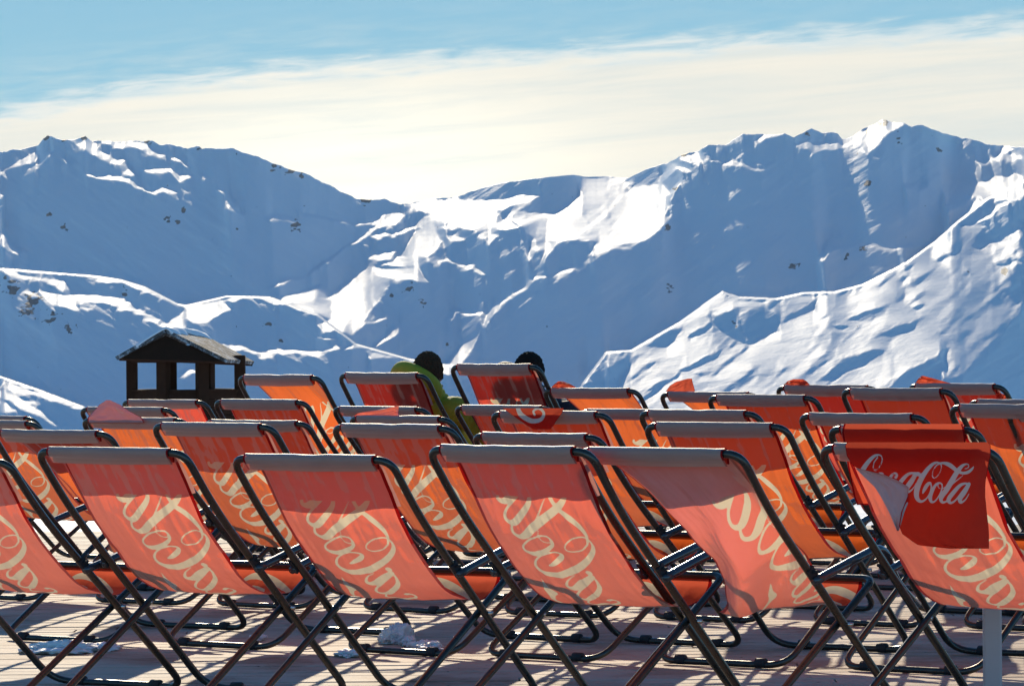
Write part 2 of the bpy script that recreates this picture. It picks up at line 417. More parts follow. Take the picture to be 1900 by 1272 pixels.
# ------------------------------------------------------------------ the chairs
chair('A', (1, -258, 32, 846), 'front row deck chair cut off by the left edge of the photo', flap=2)
chair('B', ('at', -1.273, 13.602, 0.594, 0.9908), 'front row deck chair with striped armrest shadows on the lower left of its sling', sling=1)
chair('C', ('at', -.629, 13.381, 0.566, 0.9661), 'lowest-topped front row deck chair, standing left of the middle one', sling=0, flap=1)
chair('D', ('at', -.015, 12.748, 0.643, 1.0147), 'middle deck chair of the front row with a taut pink-orange lettered sling', sling=2)
chair('E', ('at', .421, 12.615, 0.668, 1.0073), 'front row deck chair with its pale sling twisted by the wind', flap=None, twist=0)
chair('F', ('at', 1.131, 12.419, 0.674, 1.0202), 'front row deck chair with a red lettered flap thrown back over its top', sling=1, flap=None)
chair('G', (2, -30, 215, 795), 'second row deck chair at the left edge with a diagonal twisted red hem', flap=None, twist=1)
chair('d', (2, 270, 515, 782), 'second row deck chair just right of the one with striped shadows', sling=0, flap=1)
chair('k', (2, 607, 845, 785), 'second row deck chair directly left of and behind the middle front chair', sling=0)
chair('o', (2, 870, 1115, 801), 'deck chair almost hidden behind the middle front chair, only its top strip showing', sling=2)
chair('s', (2, 1193, 1458, 782), 'second row deck chair right behind the one with the wind-twisted sling', sling=0, flap=2)
chair('z', (2, 1538, 1810, 788), 'deck chair with a plain red flap, right behind the one with the lettered flap', flap=None)
chair('y', (3, 1483, 1712, 764), 'deck chair with an orange-brown back just left of the plain red flap', sling=1, flap=2)
chair('cc', (3, 1874, 2104, 757), 'deck chair at the right edge with only its left tube bend showing')
chair('aa', (3, 1765, 1995, 748), 'right edge deck chair with bold lettering below a red-brown headrest', sling=1, flap=2)
chair('bb', (4, 1800, 2000, 738), 'right edge deck chair of which only a thin top strip shows')
chair('3a', (3, -127, 80, 776), 'lower of two deck chair tops at the left edge by the snow hump')
chair('3b', (4, -109, 74, 767), 'upper of two deck chair tops at the left edge by the snow hump', sling=2)
chair('c', (3, 140, 355, 771), 'deck chair below the gazebo with a pink flap corner blown upright', flap=None, sling=1)
chair('b', (4, 138, 328, 751), 'deck chair right behind the one with the pink blown-up flap corner')
chair('a', (5, 217, 388, 737), 'deck chair directly in front of the base of the wooden gazebo', sling=1, flap=None)
chair('e', (3, 366, 578, 776), 'deck chair squeezed behind the second row chair below the gazebo', sling=2)
chair('f', (4, 388, 575, 737), 'deck chair at the lower right corner of the gazebo with a lettered back', sling=1, flap=1)
chair('g', (5, 433, 600, 692), 'back row deck chair beside the gazebo with its orange sling blown sideways', flap=None, twist=1)
chair('h', (5, 622, 795, 688), 'back row deck chair holding the person in the lime jacket', sling=0, flap=2)
chair('i', (4, 610, 795, 750), 'deck chair right in front of the one holding the lime-jacketed person')
chair('j', (3, 640, 840, 768), 'deck chair with a pale top strip and a small pink and red flap above it', sling=2)
chair('l', (5, 831, 1003, 672), 'highest back row deck chair, holding the person in black', sling=0, flap=0)
chair('m', (4, 838, 1025, 748), 'deck chair right in front of the one holding the person in black', flap=1)
chair('n', (3, 905, 1130, 760), 'deck chair with a triangular red flap corner hanging over its top', flap=2)
chair('p', (5, 1005, 1185, 716), 'back row deck chair just right of the person in black', flap=None, twist=1)
chair('q', (4, 1070, 1275, 755), 'deck chair just right of the one with the triangular red flap corner', sling=1, flap=None)
chair('r', (3, 1183, 1405, 758), 'upper of two overlapping pale deck chair tops right of centre')
chair('t', (5, 1223, 1405, 723), 'back row deck chair with a pointed red flap standing up on its left', flap=None, twist=0)
chair('u', (4, 1312, 1512, 729), 'deck chair with wrinkled lettering under a brown headrest, below the sunlit slope', sling=1)
chair('v', (5, 1440, 1625, 711), 'back row deck chair with a rounded red flap hump on its top', sling=2)
chair('w', (4, 1562, 1763, 717), 'deck chair with a brown-red back right of the rounded flap hump', sling=2, flap=2)
chair('x', (5, 1690, 1855, 708), 'last back row deck chair on the right with a small red flap peak', sling=1)

def to_local(key, px, py, v):
    """point where the ray through a photo pixel meets the plane v = const of a chair"""
    r = CHAIRS[key]; Mi = r.matrix_basis.inverted()
    o = Mi @ Vector((0, 0, HC)); d = Mi @ Vector(unpix(px, py, 10.0)) - o
    t = (v-o.y)/d.y
    return o+d*t
def cloth(key, rows, v0, mats, vw=.012, seed=0, inkfn=None, nx=34, ny=30, hem_b=True, bend=0.0, flip=False):
    """a loose flap: rows = (photo y, left x, right x); hangs in its chair's own space at real size"""
    rows = np.array(rows, float); ys = np.linspace(rows[0, 0], rows[-1, 0], ny)
    xl = np.interp(ys, rows[:, 0], rows[:, 1]); xr = np.interp(ys, rows[:, 0], rows[:, 2]); tt = np.linspace(0, 1, nx)
    P = np.zeros((ny, nx, 3)); PX = xl[:, None]*(1-tt)+xr[:, None]*tt; PY = np.repeat(ys[:, None], nx, 1)
    for i in range(ny):
        for j in range(nx):
            f = i/(ny-1)
            v = v0-vw*float(fbm2(np.array(tt[j]*2.2+seed), np.array(f*1.6+seed*.7), 50+seed, 3))*min(1, 3*f)+bend*f
            P[i, j] = to_local(key, PX[i, j], PY[i, j], v)
    if flip: P = P[:, ::-1]
    me = grid_mesh('headrest_flap', P[::-1])
    h = np.zeros((ny, nx))
    if hem_b: h[-1] = 1; h[:, 0] = 1; h[:, -1] = 1
    attr(me, 'hem', h[::-1]); I = np.full((ny, nx), -.02) if inkfn is None else inkfn(PX, PY)
    attr(me, 'ink', I[::-1])
    return link('headrest_flap', me, mats, CHAIRS[key])
gl = lambda X: X*.0005
def ink_F(PX, PY):
    return ink(pen(WORD, gl, gl, .0005), (PX-1560)/.1651*.0005, (PY-820)/.1651*.0005)
cloth('F', [(820,1572,1834),(826,1568,1838),(845,1571,1838),(860,1580,1834),(868,1590,1833),(880,1640,1831),(890,1664,1829),(903,1685,1828),(920,1684,1828),(950,1672,1831),(975,1668,1834),(990,1674,1835),(1003,1692,1835),(1011,1704,1835),(1017,1760,1835)],
      -.030, [M_FLAP_R], vw=.012, seed=1, inkfn=ink_F, nx=110, ny=110)
cloth('F', [(868,1587,1594),(885,1604,1658),(903,1623,1690),(920,1634,1690),(950,1650,1678),(984,1664,1668)], -.016, [M_FLAP_W], vw=.014, seed=2, hem_b=False)
cloth('z', [(786,1566,1786),(800,1562,1790),(860,1572,1796),(920,1584,1800),(936,1590,1802)], -.032, [M_FLAP_RR], seed=3)
arc = [[(960,752,7),(966,768,9),(985,780,9),(1003,778,7),(1009,766,5),(1000,757,5),(990,762,4),(992,769,4)]]
cloth('n', [(757,932,1046),(766,946,1043),(778,962,1034),(789,978,1027),(796,990,1021)], -.034, [M_FLAP_R], seed=4,
      inkfn=lambda X, Y: ink(pen(arc, lambda a: a*.002, lambda a: a*.002, .002), X*.002, Y*.002), nx=60, ny=40)
cloth('c', [(742,197,204),(750,185,222),(762,174,240),(774,163,262),(784,163,268)], -.03, [M_FLAP_P], seed=5, flip=True)
cloth('t', [(702,1276,1284),(708,1254,1285),(715,1243,1287),(726,1235,1290)], .0, [M_FLAP_RR], seed=6)
cloth('v', [(703,1472,1490),(707,1461,1497),(714,1453,1503)], .0, [M_FLAP_RR], seed=7, vw=.03)
cloth('x', [(697,1710,1714),(702,1704,1733),(712,1697,1768)], .0, [M_FLAP_RR], seed=8, vw=.02)
cloth('x', [(729,1850,1856),(733,1849,1868),(740,1849,1872)], .04, [M_FLAP_RR], seed=11, vw=.02)
cloth('p', [(707,1036,1044),(712,1029,1058),(719,1022,1070)], .0, [M_FLAP_RR], seed=9, vw=.03)
cloth('j', [(753,734,740),(758,712,740),(766,664,739),(772,655,742)], .0, [M_SLING], seed=10, vw=.015, flip=True)

# ------------------------------------------------------------------ people
M_SKIN = princ('skin', (.45, .27, .19), .5, nscale=60, var=.1)
M_LIME = princ('lime_jacket_cloth', (.40, .37, .02), .75, nscale=45, var=.25, bmp=(.5, .004))
M_BLACK = princ('black_jacket_cloth', (.012, .013, .018), .65, nscale=45, var=.4, bmp=(.5, .004))
M_TROU = princ('dark_trouser_cloth', (.03, .032, .04), .8, nscale=40, var=.3)
M_HAIR = princ('dark_brown_hair', (.075, .040, .020), .85, nscale=90, var=.7, bmp=(1.0, .012), spec=.15)
M_HAIRB = princ('black_hair', (.022, .017, .014), .85, nscale=90, var=.6, bmp=(1.0, .012), spec=.12)
M_BOOT = princ('dark_boot_leather', (.02, .018, .016), .5, nscale=60)
def skin(name, chains, extra=None, vox=None):
    """grow a limb mesh over connected edges, radius per joint"""
    V, Ed, Rr = [], [], []
    idx = {}
    for ch in chains:
        prev = None
        for (p, r) in ch:
            k = tuple(round(c, 4) for c in p)
            if k not in idx: idx[k] = len(V); V.append(p); Rr.append(r)
            if prev is not None: Ed.append((prev, idx[k]))
            prev = idx[k]
    me = bpy.data.meshes.new(name); me.from_pydata(V, Ed, [])
    o = bpy.data.objects.new(name, me); COL.objects.link(o)
    m = o.modifiers.new('skin', 'SKIN')
    for i, sv in enumerate(me.skin_vertices[0].data): sv.radius = (Rr[i], Rr[i]); sv.use_root = (i == 0)
    sub = o.modifiers.new('sub', 'SUBSURF'); sub.levels = sub.render_levels = 2
    dg = bpy.context.evaluated_depsgraph_get(); ev = o.evaluated_get(dg)
    m2 = bpy.data.meshes.new_from_object(ev, depsgraph=dg)
    COL.objects.unlink(o); bpy.data.objects.remove(o)
    if extra:
        bm = bmesh.new(); bm.from_mesh(m2)
        for e in extra: bm.from_mesh(e)
        bm.to_mesh(m2); bm.free()
    if vox:
        o = bpy.data.objects.new(name, m2); COL.objects.link(o)
        r = o.modifiers.new('re', 'REMESH'); r.mode = 'VOXEL'; r.voxel_size = vox
        sm = o.modifiers.new('sm', 'SMOOTH'); sm.iterations = 3
        dg = bpy.context.evaluated_depsgraph_get(); m3 = bpy.data.meshes.new_from_object(o.evaluated_get(dg), depsgraph=dg)
        COL.objects.unlink(o); bpy.data.objects.remove(o); m2 = m3
    m2.polygons.foreach_set('use_smooth', [True]*len(m2.polygons))
    m2.name = name; return m2
def blob(center, size, fn=None, sub=4, R=None):
    bm = bmesh.new(); bmesh.ops.create_icosphere(bm, subdivisions=sub, radius=1)
    for v in bm.verts:
        c = v.co.copy()
        if fn: c = fn(c)
        c = Vector((c.x*size[0], c.y*size[1], c.z*size[2]))
        if R is not None: c = R @ c
        v.co = c+Vector(center)
    me = bpy.data.meshes.new('blob'); bm.to_mesh(me); bm.free(); return me
def person(key, label, mj, mh, hood, turn, hu, low):
    r = CHAIRS[key]
    root = empty('person', r.location+Vector((0, 0, low)), r.rotation_euler.z, label, 'person')
    hip, belly, chest, neck = (0,.60,.440), (0,.53,.545), (hu*.5,.44,.665), (hu,.355,.815)
    head = Vector((hu,.335,.925))
    Rh = Matrix.Rotation(turn, 3, 'Z')
    def headshape(c):
        y = c.y
        c = c.copy()
        if c.z < 0: c.x *= 1-.28*(-c.z); c.y = c.y*(1-.12*-c.z)+.10*(-c.z)*(1 if y > 0 else .2)
        # brow, nose, mouth, chin on the front (+y)
        if y > .5:
            c.y += .20*math.exp(-((c.x/.16)**2+((c.z+.15)/.22)**2))
            c.y -= .10*(math.exp(-(((c.x-.36)/.16)**2+((c.z-.05)/.11)**2))+math.exp(-(((c.x+.36)/.16)**2+((c.z-.05)/.11)**2)))
            c.y += .05*math.exp(-((c.x/.3)**2+((c.z+.52)/.07)**2))-.05*math.exp(-((c.x/.3)**2+((c.z+.60)/.05)**2))
        if abs(c.x) > .8 and abs(c.z+.05) < .3 and abs(y) < .25: c.x *= 1.12
        return c
    hd = blob(head, (.074,.092,.108), headshape, 4, Rh)
    limbs = [[(hip,.115),(belly,.118),(chest,.13),(neck,.056),((hu,.348,.865),.052)]]
    arms_, legs_ = [], []
    fingers = []
    for sg in (-1, 1):
        sh_, el, wr = (sg*.165+hu*.7,.41,.745), (sg*.285,.56,.585), (sg*.315,.77,.575)
        pal = (sg*.318,.83,.560)
        arms_.append([(chest,.13),(sh_,.062),(el,.043),(wr,.028)])
        limbs.append([(chest,.13),(sh_,.058),(el,.040),(wr,.026),(pal,.030)])
        for k, (dx, L) in enumerate(((-.027,.066),(-.009,.076),(.009,.071),(.026,.056))):
            b = Vector(pal)+Vector((dx,.018,.004))
            fingers.append([(tuple(pal),.030),(tuple(b),.0095),(tuple(b+Vector((0,L*.5,-.004))),.0085),(tuple(b+Vector((0,L*.85,-.03))),.0075)])
        b = Vector(wr)+Vector((-sg*.02,.03,-.004))
        fingers.append([(tuple(pal),.030),(tuple(b),.010),(tuple(b+Vector((-sg*.022,.035,-.014))),.008)])
        hp, kn, an, toe = (sg*.09,.63,.445), (sg*.125,1.05,.53), (sg*.12,1.24,.10-low), (sg*.12,1.37,.045-low)
        legs_.append([(hip,.118),(hp,.088),(kn,.062),(an,.044)])
        limbs.append([(hip,.115),(hp,.08),(kn,.055),(an,.038),(toe,.035)])
    body = skin('person_body', limbs+fingers, [hd], .006)
    link('body', body, [M_SKIN], root)
    def garment(name, keep, off, thick, m, wr=.006, sd=0):
        bm = bmesh.new(); bm.from_mesh(body)
        bm.normal_update()
        drop = [f for f in bm.faces if not keep(f.calc_center_median())]
        bmesh.ops.delete(bm, geom=drop, context='FACES')
        bm.normal_update()
        co_ = np.array([v.co[:] for v in bm.verts]); nn_ = fbm2(co_[:, 0]*14+co_[:, 1]*9+sd, co_[:, 2]*22-co_[:, 1]*8, 170+sd, 3)
        no_ = [v.normal.copy() for v in bm.verts]
        for v, n0, k in zip(bm.verts, no_, nn_): v.co += n0*(off+wr*float(k))
        g2 = bpy.data.meshes.new(name); bm.to_mesh(g2); bm.free(); g2.polygons.foreach_set('use_smooth', [True]*len(g2.polygons))
        o = link(name, g2, [m], root); so_ = o.modifiers.new('thick', 'SOLIDIFY'); so_.thickness = thick; so_.offset = -1
        return o
    def is_leg(p): return p.y > .60 and abs(p.x) < .225 and p.z < .64 and not (abs(p.x) > .2 and p.z > .54)
    palms = [Vector((sg*.318, .85, .555)) for sg in (-1, 1)]
    garment('jacket', lambda p: p.z < .862 and not is_leg(p) and min((p-q).length for q in palms) > .085 and (p-head).length > .085 and p.z > .36, .020, .012, mj, .008, 3)
    garment('trousers', lambda p: (is_leg(p) or (p.y > .50 and abs(p.x) < .22 and p.z < .46)) and p.z > .10, .011, .008, M_TROU, .004, 5)
    for sg in (-1, 1):
        link('boot', skin('boot', [[((sg*.12,1.24,.12-low),.055),((sg*.12,1.255,.06-low),.058),((sg*.12,1.39,.048-low),.046)]], None, .008), [M_BOOT], root)
    def hairshape(c):
        n = math.sin(c.x*17+c.z*9)*math.sin(c.y*15+c.z*21)*.030+math.sin(c.x*41-c.y*33+c.z*13)*.022+math.sin(c.y*53+c.z*37)*.014
        c = c*(1+n)
        if c.y > .15 and c.z < .55: c = c*(.90-.10*c.y)
        if c.z < -.35: c = Vector((c.x*.93, c.y*.93, -.35+(c.z+.35)*.35))
        return c
    link('hair', blob(head+Rh @ Vector((0,-.006,.012)), (.084,.100,.113), hairshape, 5, Rh), [mh], root)
    if hood:
        link('hood', skin('hood', [[((hu-.115,.32,.83),.045),((hu-.165,.285,.905),.058),((hu-.12,.235,.955),.064),((hu-.03,.215,.94),.060),((hu+.07,.25,.89),.054),((hu+.105,.31,.83),.048),((hu,.29,.81),.075),((hu-.115,.32,.83),.045)]], None, .008), [mj], root)
    return root
person('h', 'person in a lime jacket with dark hair sitting in a back row deck chair', M_LIME, M_HAIR, True, .42, .05, .035)
person('l', 'person in black clothes with black hair sitting in a back row deck chair', M_BLACK, M_HAIRB, True, .35, -.03, .03)

# ------------------------------------------------------------------ wooden gazebo beyond the terrace
M_WOOD = princ('dark_stained_wood', (.050, .020, .010), .8, nscale=6, var=.45, bmp=(.5, .02), spec=.12)
M_SHING, nt, out = mat('weathered_shingle_roof')
v = coords(nt); nz = noise(nt, 3.5, 7, .7, v); br = N(nt, 'ShaderNodeTexBrick', Scale=4.5); nt.links.new(v, br.inputs[0])
br.inputs['Color1'].default_value = (.07, .06, .055, 1); br.inputs['Color2'].default_value = (.15, .13, .12, 1); br.inputs['Mortar'].default_value = (.03, .025, .02, 1)
p = N(nt, 'ShaderNodeBsdfPrincipled', Roughness=.8)
nt.links.new(mixc(nt, ramp(nt, nz, [(.50, 0.0), (.66, .8)]), br.outputs[0], (.8, .82, .85)), p.inputs['Base Color'])
nt.links.new(bump(nt, mth(nt, 'ADD', br.outputs[1], nz), .6, .05), p.inputs['Normal']); nt.links.new(p.outputs[0], out.inputs[0])
M_SNOWCAP = princ('roof_snow', (.82, .84, .88), .6, nscale=5, var=.05, bmp=(.5, .05))
GY = 120.0; gs = GY/F
gc = unpix(480*.0+345, 735, GY)
gaz = empty('wooden_gazebo', (gc[0], GY, -2.3), 0, 'small dark wooden gazebo with open windows and a snow-dusted shingle roof', 'gazebo')
def gp(cx, cy, dy=0.0):
    w = unpix(cx*.2526, 480+cy*.2526, GY); return Vector((w[0]-gc[0], dy, w[2]+2.3))
HEX = []
hw = (gp(1460, 700).x-gp(1270, 700).x)/2+.20; hx = gp(1365, 700).x; full = (gp(1775, 700).x-gp(940, 700).x)/2
hexp = [(-full, 0), (-hw, -full*.80), (hw, -full*.80), (full, 0), (hw, full*.80), (-hw, full*.80)]
zs, zt, zb = gp(1300, 968).z, gp(1300, 760).z, 0.0
for i, (x, y) in enumerate(hexp):
    V, Fc = [], []; ang = math.atan2(y, x)
    box(V, Fc, (hx+x*.95, y*.95, (zb+gp(0, 720).z)/2), (.30, .30, gp(0, 720).z-zb), Matrix.Rotation(ang, 3, 'Z'))
    o = link('post', mesh_from('post', V, Fc, False), [M_WOOD], gaz); bevel(o, .02)
for i in range(6):
    a, b = Vector((hx+hexp[i][0], hexp[i][1], 0)), Vector((hx+hexp[(i+1) % 6][0], hexp[(i+1) % 6][1], 0))
    if i == 4: continue                                        # the back stays open: the doorway
    d = (b-a); ang = math.atan2(d.y, d.x); mid = (a+b)/2*.5+Vector((hx, 0, 0))*.5
    mid = Vector((hx, 0, 0))+((a+b)/2-Vector((hx, 0, 0)))*.93
    V, Fc = [], []
    for k in range(8):
        zz = zb+(zs-zb)*(k+.5)/8; box(V, Fc, (mid.x, mid.y, zz), (d.length*.9, .10+.012*(k % 2), (zs-zb)/8*.94), Matrix.Rotation(ang, 3, 'Z'))
    box(V, Fc, (mid.x, mid.y, zs+.02), (d.length*.93, .22, .05), Matrix.Rotation(ang, 3, 'Z'))
    link('wall_panel', mesh_from('wall_panel', V, Fc, False), [M_WOOD], gaz)
for i in range(6):
    a, b = Vector((hx+hexp[i][0], hexp[i][1], 0)), Vector((hx+hexp[(i+1) % 6][0], hexp[(i+1) % 6][1], 0))
    d = (b-a); ang = math.atan2(d.y, d.x); mid = Vector((hx, 0, 0))+((a+b)/2-Vector((hx, 0, 0)))*.94
    V, Fc = [], []; box(V, Fc, (mid.x, mid.y, (zt+gp(0, 725).z)/2), (d.length*.97, .2, gp(0, 725).z-zt), Matrix.Rotation(ang, 3, 'Z'))
    link('beam', mesh_from('beam', V, Fc, False), [M_WOOD], gaz)
FL, FR, BR, BL = gp(900, 738, -1.7), gp(1690, 758, -1.9), gp(1832, 780, 1.6), gp(1010, 742, 1.7)
RF, RB = gp(1240, 542, -1.15), gp(1475, 585, 1.0)
def slab(name, pts, th, m, parent):
    """a roof plane with real thickness, finely cut for its bump"""
    pts = [Vector(p) for p in pts]; n = (pts[1]-pts[0]).cross(pts[-1]-pts[0]).normalized()
    V = pts+[p-n*th for p in pts]; k = len(pts)
    Fc = [tuple(range(k)), tuple(range(2*k-1, k-1, -1))]+[(i, (i+1) % k+0, (i+1) % k+k, i+k)[::-1] for i in range(k)]
    o = link(name, mesh_from(name, V, Fc, False), [m], parent); return o
roof = slab('roof', [RF, FR, BR, RB], -.10, M_SHING, gaz)
slab('roof', [FL, RF, RB, BL], -.10, M_SHING, gaz)
slab('gable', [FL+Vector((.05, .06, .03)), FR+Vector((-.05, .06, .03)), RF+Vector((0, .06, -.08))], .08, M_WOOD, gaz)
slab('gable', [BR+Vector((0, -.1, .02)), BL+Vector((0, -.1, .02)), RB+Vector((0, -.1, -.08))], .08, M_WOOD, gaz)
V = []; nn = 26
P = np.zeros((nn, 12, 3))
for i in range(nn):
    f = i/(nn-1); c = RF.lerp(RB, f*1.0)
    lf = (FL.lerp(BL, f)-c).normalized(); rt = (FR.lerp(BR, f)-c).normalized()
    wl = .72+.25*math.sin(f*7+1)+.13*math.sin(f*17); wr_ = .20+.12*math.sin(f*9)+.08*math.sin(f*23)
    for j in range(12):
        g = j/11*2-1; d = lf if g < 0 else rt; q = c+d*abs(g)*(wl if g < 0 else wr_)
        q = q+Vector((0, 0, .10+.06*(1-g*g)*math.sin(max(.15, min(1, f*4, (1-f)*4))*1.5)-.06*abs(g)**3))
        P[i, j] = q
o = link('snow_cap', grid_mesh('snow_cap', P[:, ::-1]), [M_SNOWCAP], roof); sm = o.modifiers.new('s', 'SOLIDIFY'); sm.thickness = .06; sm.offset = -1
# ------------------------------------------------------------------ terrace deck
M_DECK, nt, out = mat('frosted_weathered_planks')
v = coords(nt, (1, 1, 1)); vs = coords(nt, (2.2, 26, 4)); rnd = nt.nodes.new('ShaderNodeNewGeometry').outputs['Random Per Island']
grain = noise(nt, 6, 8, .7, vs, .4); blot = noise(nt, 1.6, 6, .65, v); fine = noise(nt, 30, 4, .6, v)
wood = mixc(nt, grain, (.17, .068, .040), (.44, .25, .165))
wood = mixc(nt, mth(nt, 'MULTIPLY', rnd, .45), wood, (.33, .16, .10))
fro = ramp(nt, mth(nt, 'ADD', mth(nt, 'MULTIPLY', blot, .8), mth(nt, 'MULTIPLY', grain, .35)), [(.42, 0.0), (.62, 1.0)])
wood = mixc(nt, mth(nt, 'MULTIPLY', fro, .55), wood, (.84, .70, .56))
spk = ramp(nt, noise(nt, 22, 3, .6, coords(nt, (1, 2.5, 1))), [(.30, 0.0), (.345, 1.0)])
wood = mixc(nt, spk, (.13, .085, .07), wood)
p = N(nt, 'ShaderNodeBsdfPrincipled', Roughness=.72); p.inputs['Specular IOR Level'].default_value = .22; nt.links.new(wood, p.inputs['Base Color'])
nt.links.new(bump(nt, mth(nt, 'ADD', grain, mth(nt, 'MULTIPLY', fine, .5)), .5, .004), p.inputs['Normal']); nt.links.new(p.outputs[0], out.inputs[0])
V, Fc = [], []
y = 8.0; pw = .142
while y < 26.0:
    x = -8.0+random.uniform(-2.0, 0)
    while x < 8.0:
        L = random.choice((2.4, 3.0, 3.6, 4.2)); g = .004
        z = random.uniform(-.0025, .0); b = len(V); c = .004
        x0, x1, y0, y1 = x+g, x+L-g, y+.004, y+pw-.005
        prof = [(y0, z-.03), (y0, z-c), (y0+c, z), (y1-c, z), (y1, z-c), (y1, z-.03)]
        tw = random.uniform(-.0015, .0015)
        for xx in (x0, x1):
            for k, (yy, zz) in enumerate(prof): V.append((xx, yy, zz+tw*(1 if xx == x1 else -1)*(.5 if k > 2 else -.5)))
        for k in range(5): Fc.append((b+k, b+k+1, b+7+k, b+6+k))
        Fc.append(tuple(b+k for k in range(6))[::-1]); Fc.append(tuple(b+6+k for k in range(6)))
        x += L
    y += pw
deck = link('deck', mesh_from('deck', V, Fc, False), [M_DECK]); tag(deck, kind='structure')
V, Fc = [], []
for k in range(14): box(V, Fc, (-7.8+k*1.2, 17.0, -.14), (.09, 17.8, .20))
tag(link('deck_joists', mesh_from('deck_joists', V, Fc, False), [M_WOOD]), kind='structure')

# ------------------------------------------------------------------ snow lumps left on the deck
M_SNOW, nt, out = mat('snow')
p = N(nt, 'ShaderNodeBsdfPrincipled', Roughness=.55); v = coords(nt)
nz = noise(nt, 45, 6, .65, v)
nt.links.new(mixc(nt, nz, (.80, .81, .84), (.90, .90, .91)), p.inputs['Base Color'])
p.inputs['Subsurface Weight'].default_value = .15; p.inputs['Subsurface Radius'].default_value = (.02, .02, .025)
nt.links.new(bump(nt, nz, .7, .008), p.inputs['Normal']); nt.links.new(p.outputs[0], out.inputs[0])
def floor_at(px, py):
    a = unpix(px, py, 1.0)-np.array([0, 0, HC]); t = HC/-a[2]; return np.array([a[0]*t, a[1]*t, 0])
def lump(px, py, sx, sy, sz, label, seed):
    c = floor_at(px, py); bm = bmesh.new(); bmesh.ops.create_icosphere(bm, subdivisions=5, radius=1)
    co = np.array([v.co[:] for v in bm.verts])
    n = fbm2(co[:, 0]*1.6+seed*3.3, co[:, 1]*1.6+co[:, 2]*1.1+seed, 60+seed, 4); n2 = fbm2(co[:, 0]*5+seed, co[:, 1]*5+co[:, 2]*4, 80+seed, 3)
    r = 1+.50*n+.22*n2
    for v, k in zip(bm.verts, r):
        q = v.co*k; v.co = Vector((q.x*sx, q.y*sy, max(-.004, (q.z*.8+.15)*sz)))
    me = bpy.data.meshes.new('snow_lump'); bm.to_mesh(me); bm.free(); me.polygons.foreach_set('use_smooth', [True]*len(me.polygons))
    o = link('snow_lump', me, [M_SNOW]); o.location = (c[0], c[1], .004)
    tag(o, label, 'snow lump', 'lumps of old snow on the deck'); return o
lump(728, 1192, .062, .10, .068, 'largest rounded lump of snow on the deck, shaded, left of centre', 1)
lump(757, 1196, .030, .07, .030, 'small snow lump touching the right side of the largest one', 2)
lump(792, 1203, .070, .13, .030, 'low sunlit strip of crumbly snow just right of the largest snow lump', 3)
lump(645, 1216, .050, .09, .020, 'flat thin patch of snow on the deck left of the largest lump', 4)
lump(120, 1207, .125, .12, .036, 'long knobbly ridge of snow on the deck under the leftmost chairs', 5)
lump(70, 1208, .050, .09, .022, 'small snow lump at the left end of the long snow ridge', 7)
lump(190, 1205, .060, .10, .022, 'flat snow heap at the right end of the long snow ridge', 6)
lump(476, 1187, .030, .06, .016, 'tiny snow crumb pile on the deck between the shadow-striped chair and the next one', 8)

# ------------------------------------------------------------------ pale post
M_POST = princ('pale_grey_plastic', (.52, .46, .46), .55, nscale=14, var=.08, bmp=(.2, .003))
Q = to_local('F', 1841, 1180, .86); Q = CHAIRS['F'].matrix_basis @ Q
post = empty('post', (Q.x, Q.y, 0), -.1, 'pale grey square post standing below the chair with the lettered red flap', 'post')
V, Fc = [], []; box(V, Fc, (0, 0, .175), (.058, .058, .34)); o = link('shaft', mesh_from('shaft', V, Fc, False), [M_POST], post); bevel(o, .010, 3)
V, Fc = [], []; box(V, Fc, (0, 0, .352), (.050, .050, .018)); o = link('cap', mesh_from('cap', V, Fc, False), [M_POST], post); bevel(o, .006, 3)
V, Fc = [], []; box(V, Fc, (0, 0, .006), (.10, .10, .012)); o = link('base_plate', mesh_from('base_plate', V, Fc, False), [M_POST], post); bevel(o, .004, 2)

# ------------------------------------------------------------------ snowy mountains: relief grown along each bearing, gentle where the sun reaches, steep where it does not
LIT = []       # (origin x, origin y, scale, polygons, strokes)
LIT.append((0, 220, .2673, [
 [(0,350),(60,340),(250,215),(285,240),(240,300),(150,330),(40,360),(0,385)],
 [(525,190),(560,170),(620,160),(700,170),(690,210),(750,260),(800,290),(890,280),(850,310),(950,370),(900,385),(830,400),(880,350),(780,315),(600,220)],
 [(700,165),(860,160),(1000,175),(1060,230),(1190,262),(1040,260),(980,215),(860,205),(720,190)],
 [(1240,390),(1340,390),(1320,420),(1250,450)],
 [(0,760),(40,760),(30,830),(90,890),(220,940),(130,935),(155,970),(40,910),(0,880)],
 [(0,500),(40,515),(0,575)], [(0,1040),(60,1050),(170,1090),(180,1115),(80,1100),(0,1065)]],
 [(20,[(170,390),(250,340),(360,240)]),(28,[(585,380),(680,395),(740,410),(880,425),(960,470),(1080,515),(1130,490),(1215,515)]),
  (26,[(1000,360),(1100,360),(1180,350),(1260,400),(1400,395),(1440,415)]),(26,[(1220,285),(1310,330)]),(28,[(1510,480),(1585,545)]),(20,[(1570,575),(1640,605)]),(22,[(1570,615),(1680,665)]),(22,[(1260,490),(1290,520)]),
  (18,[(440,265),(475,300)]),(16,[(0,630),(40,600)])]))
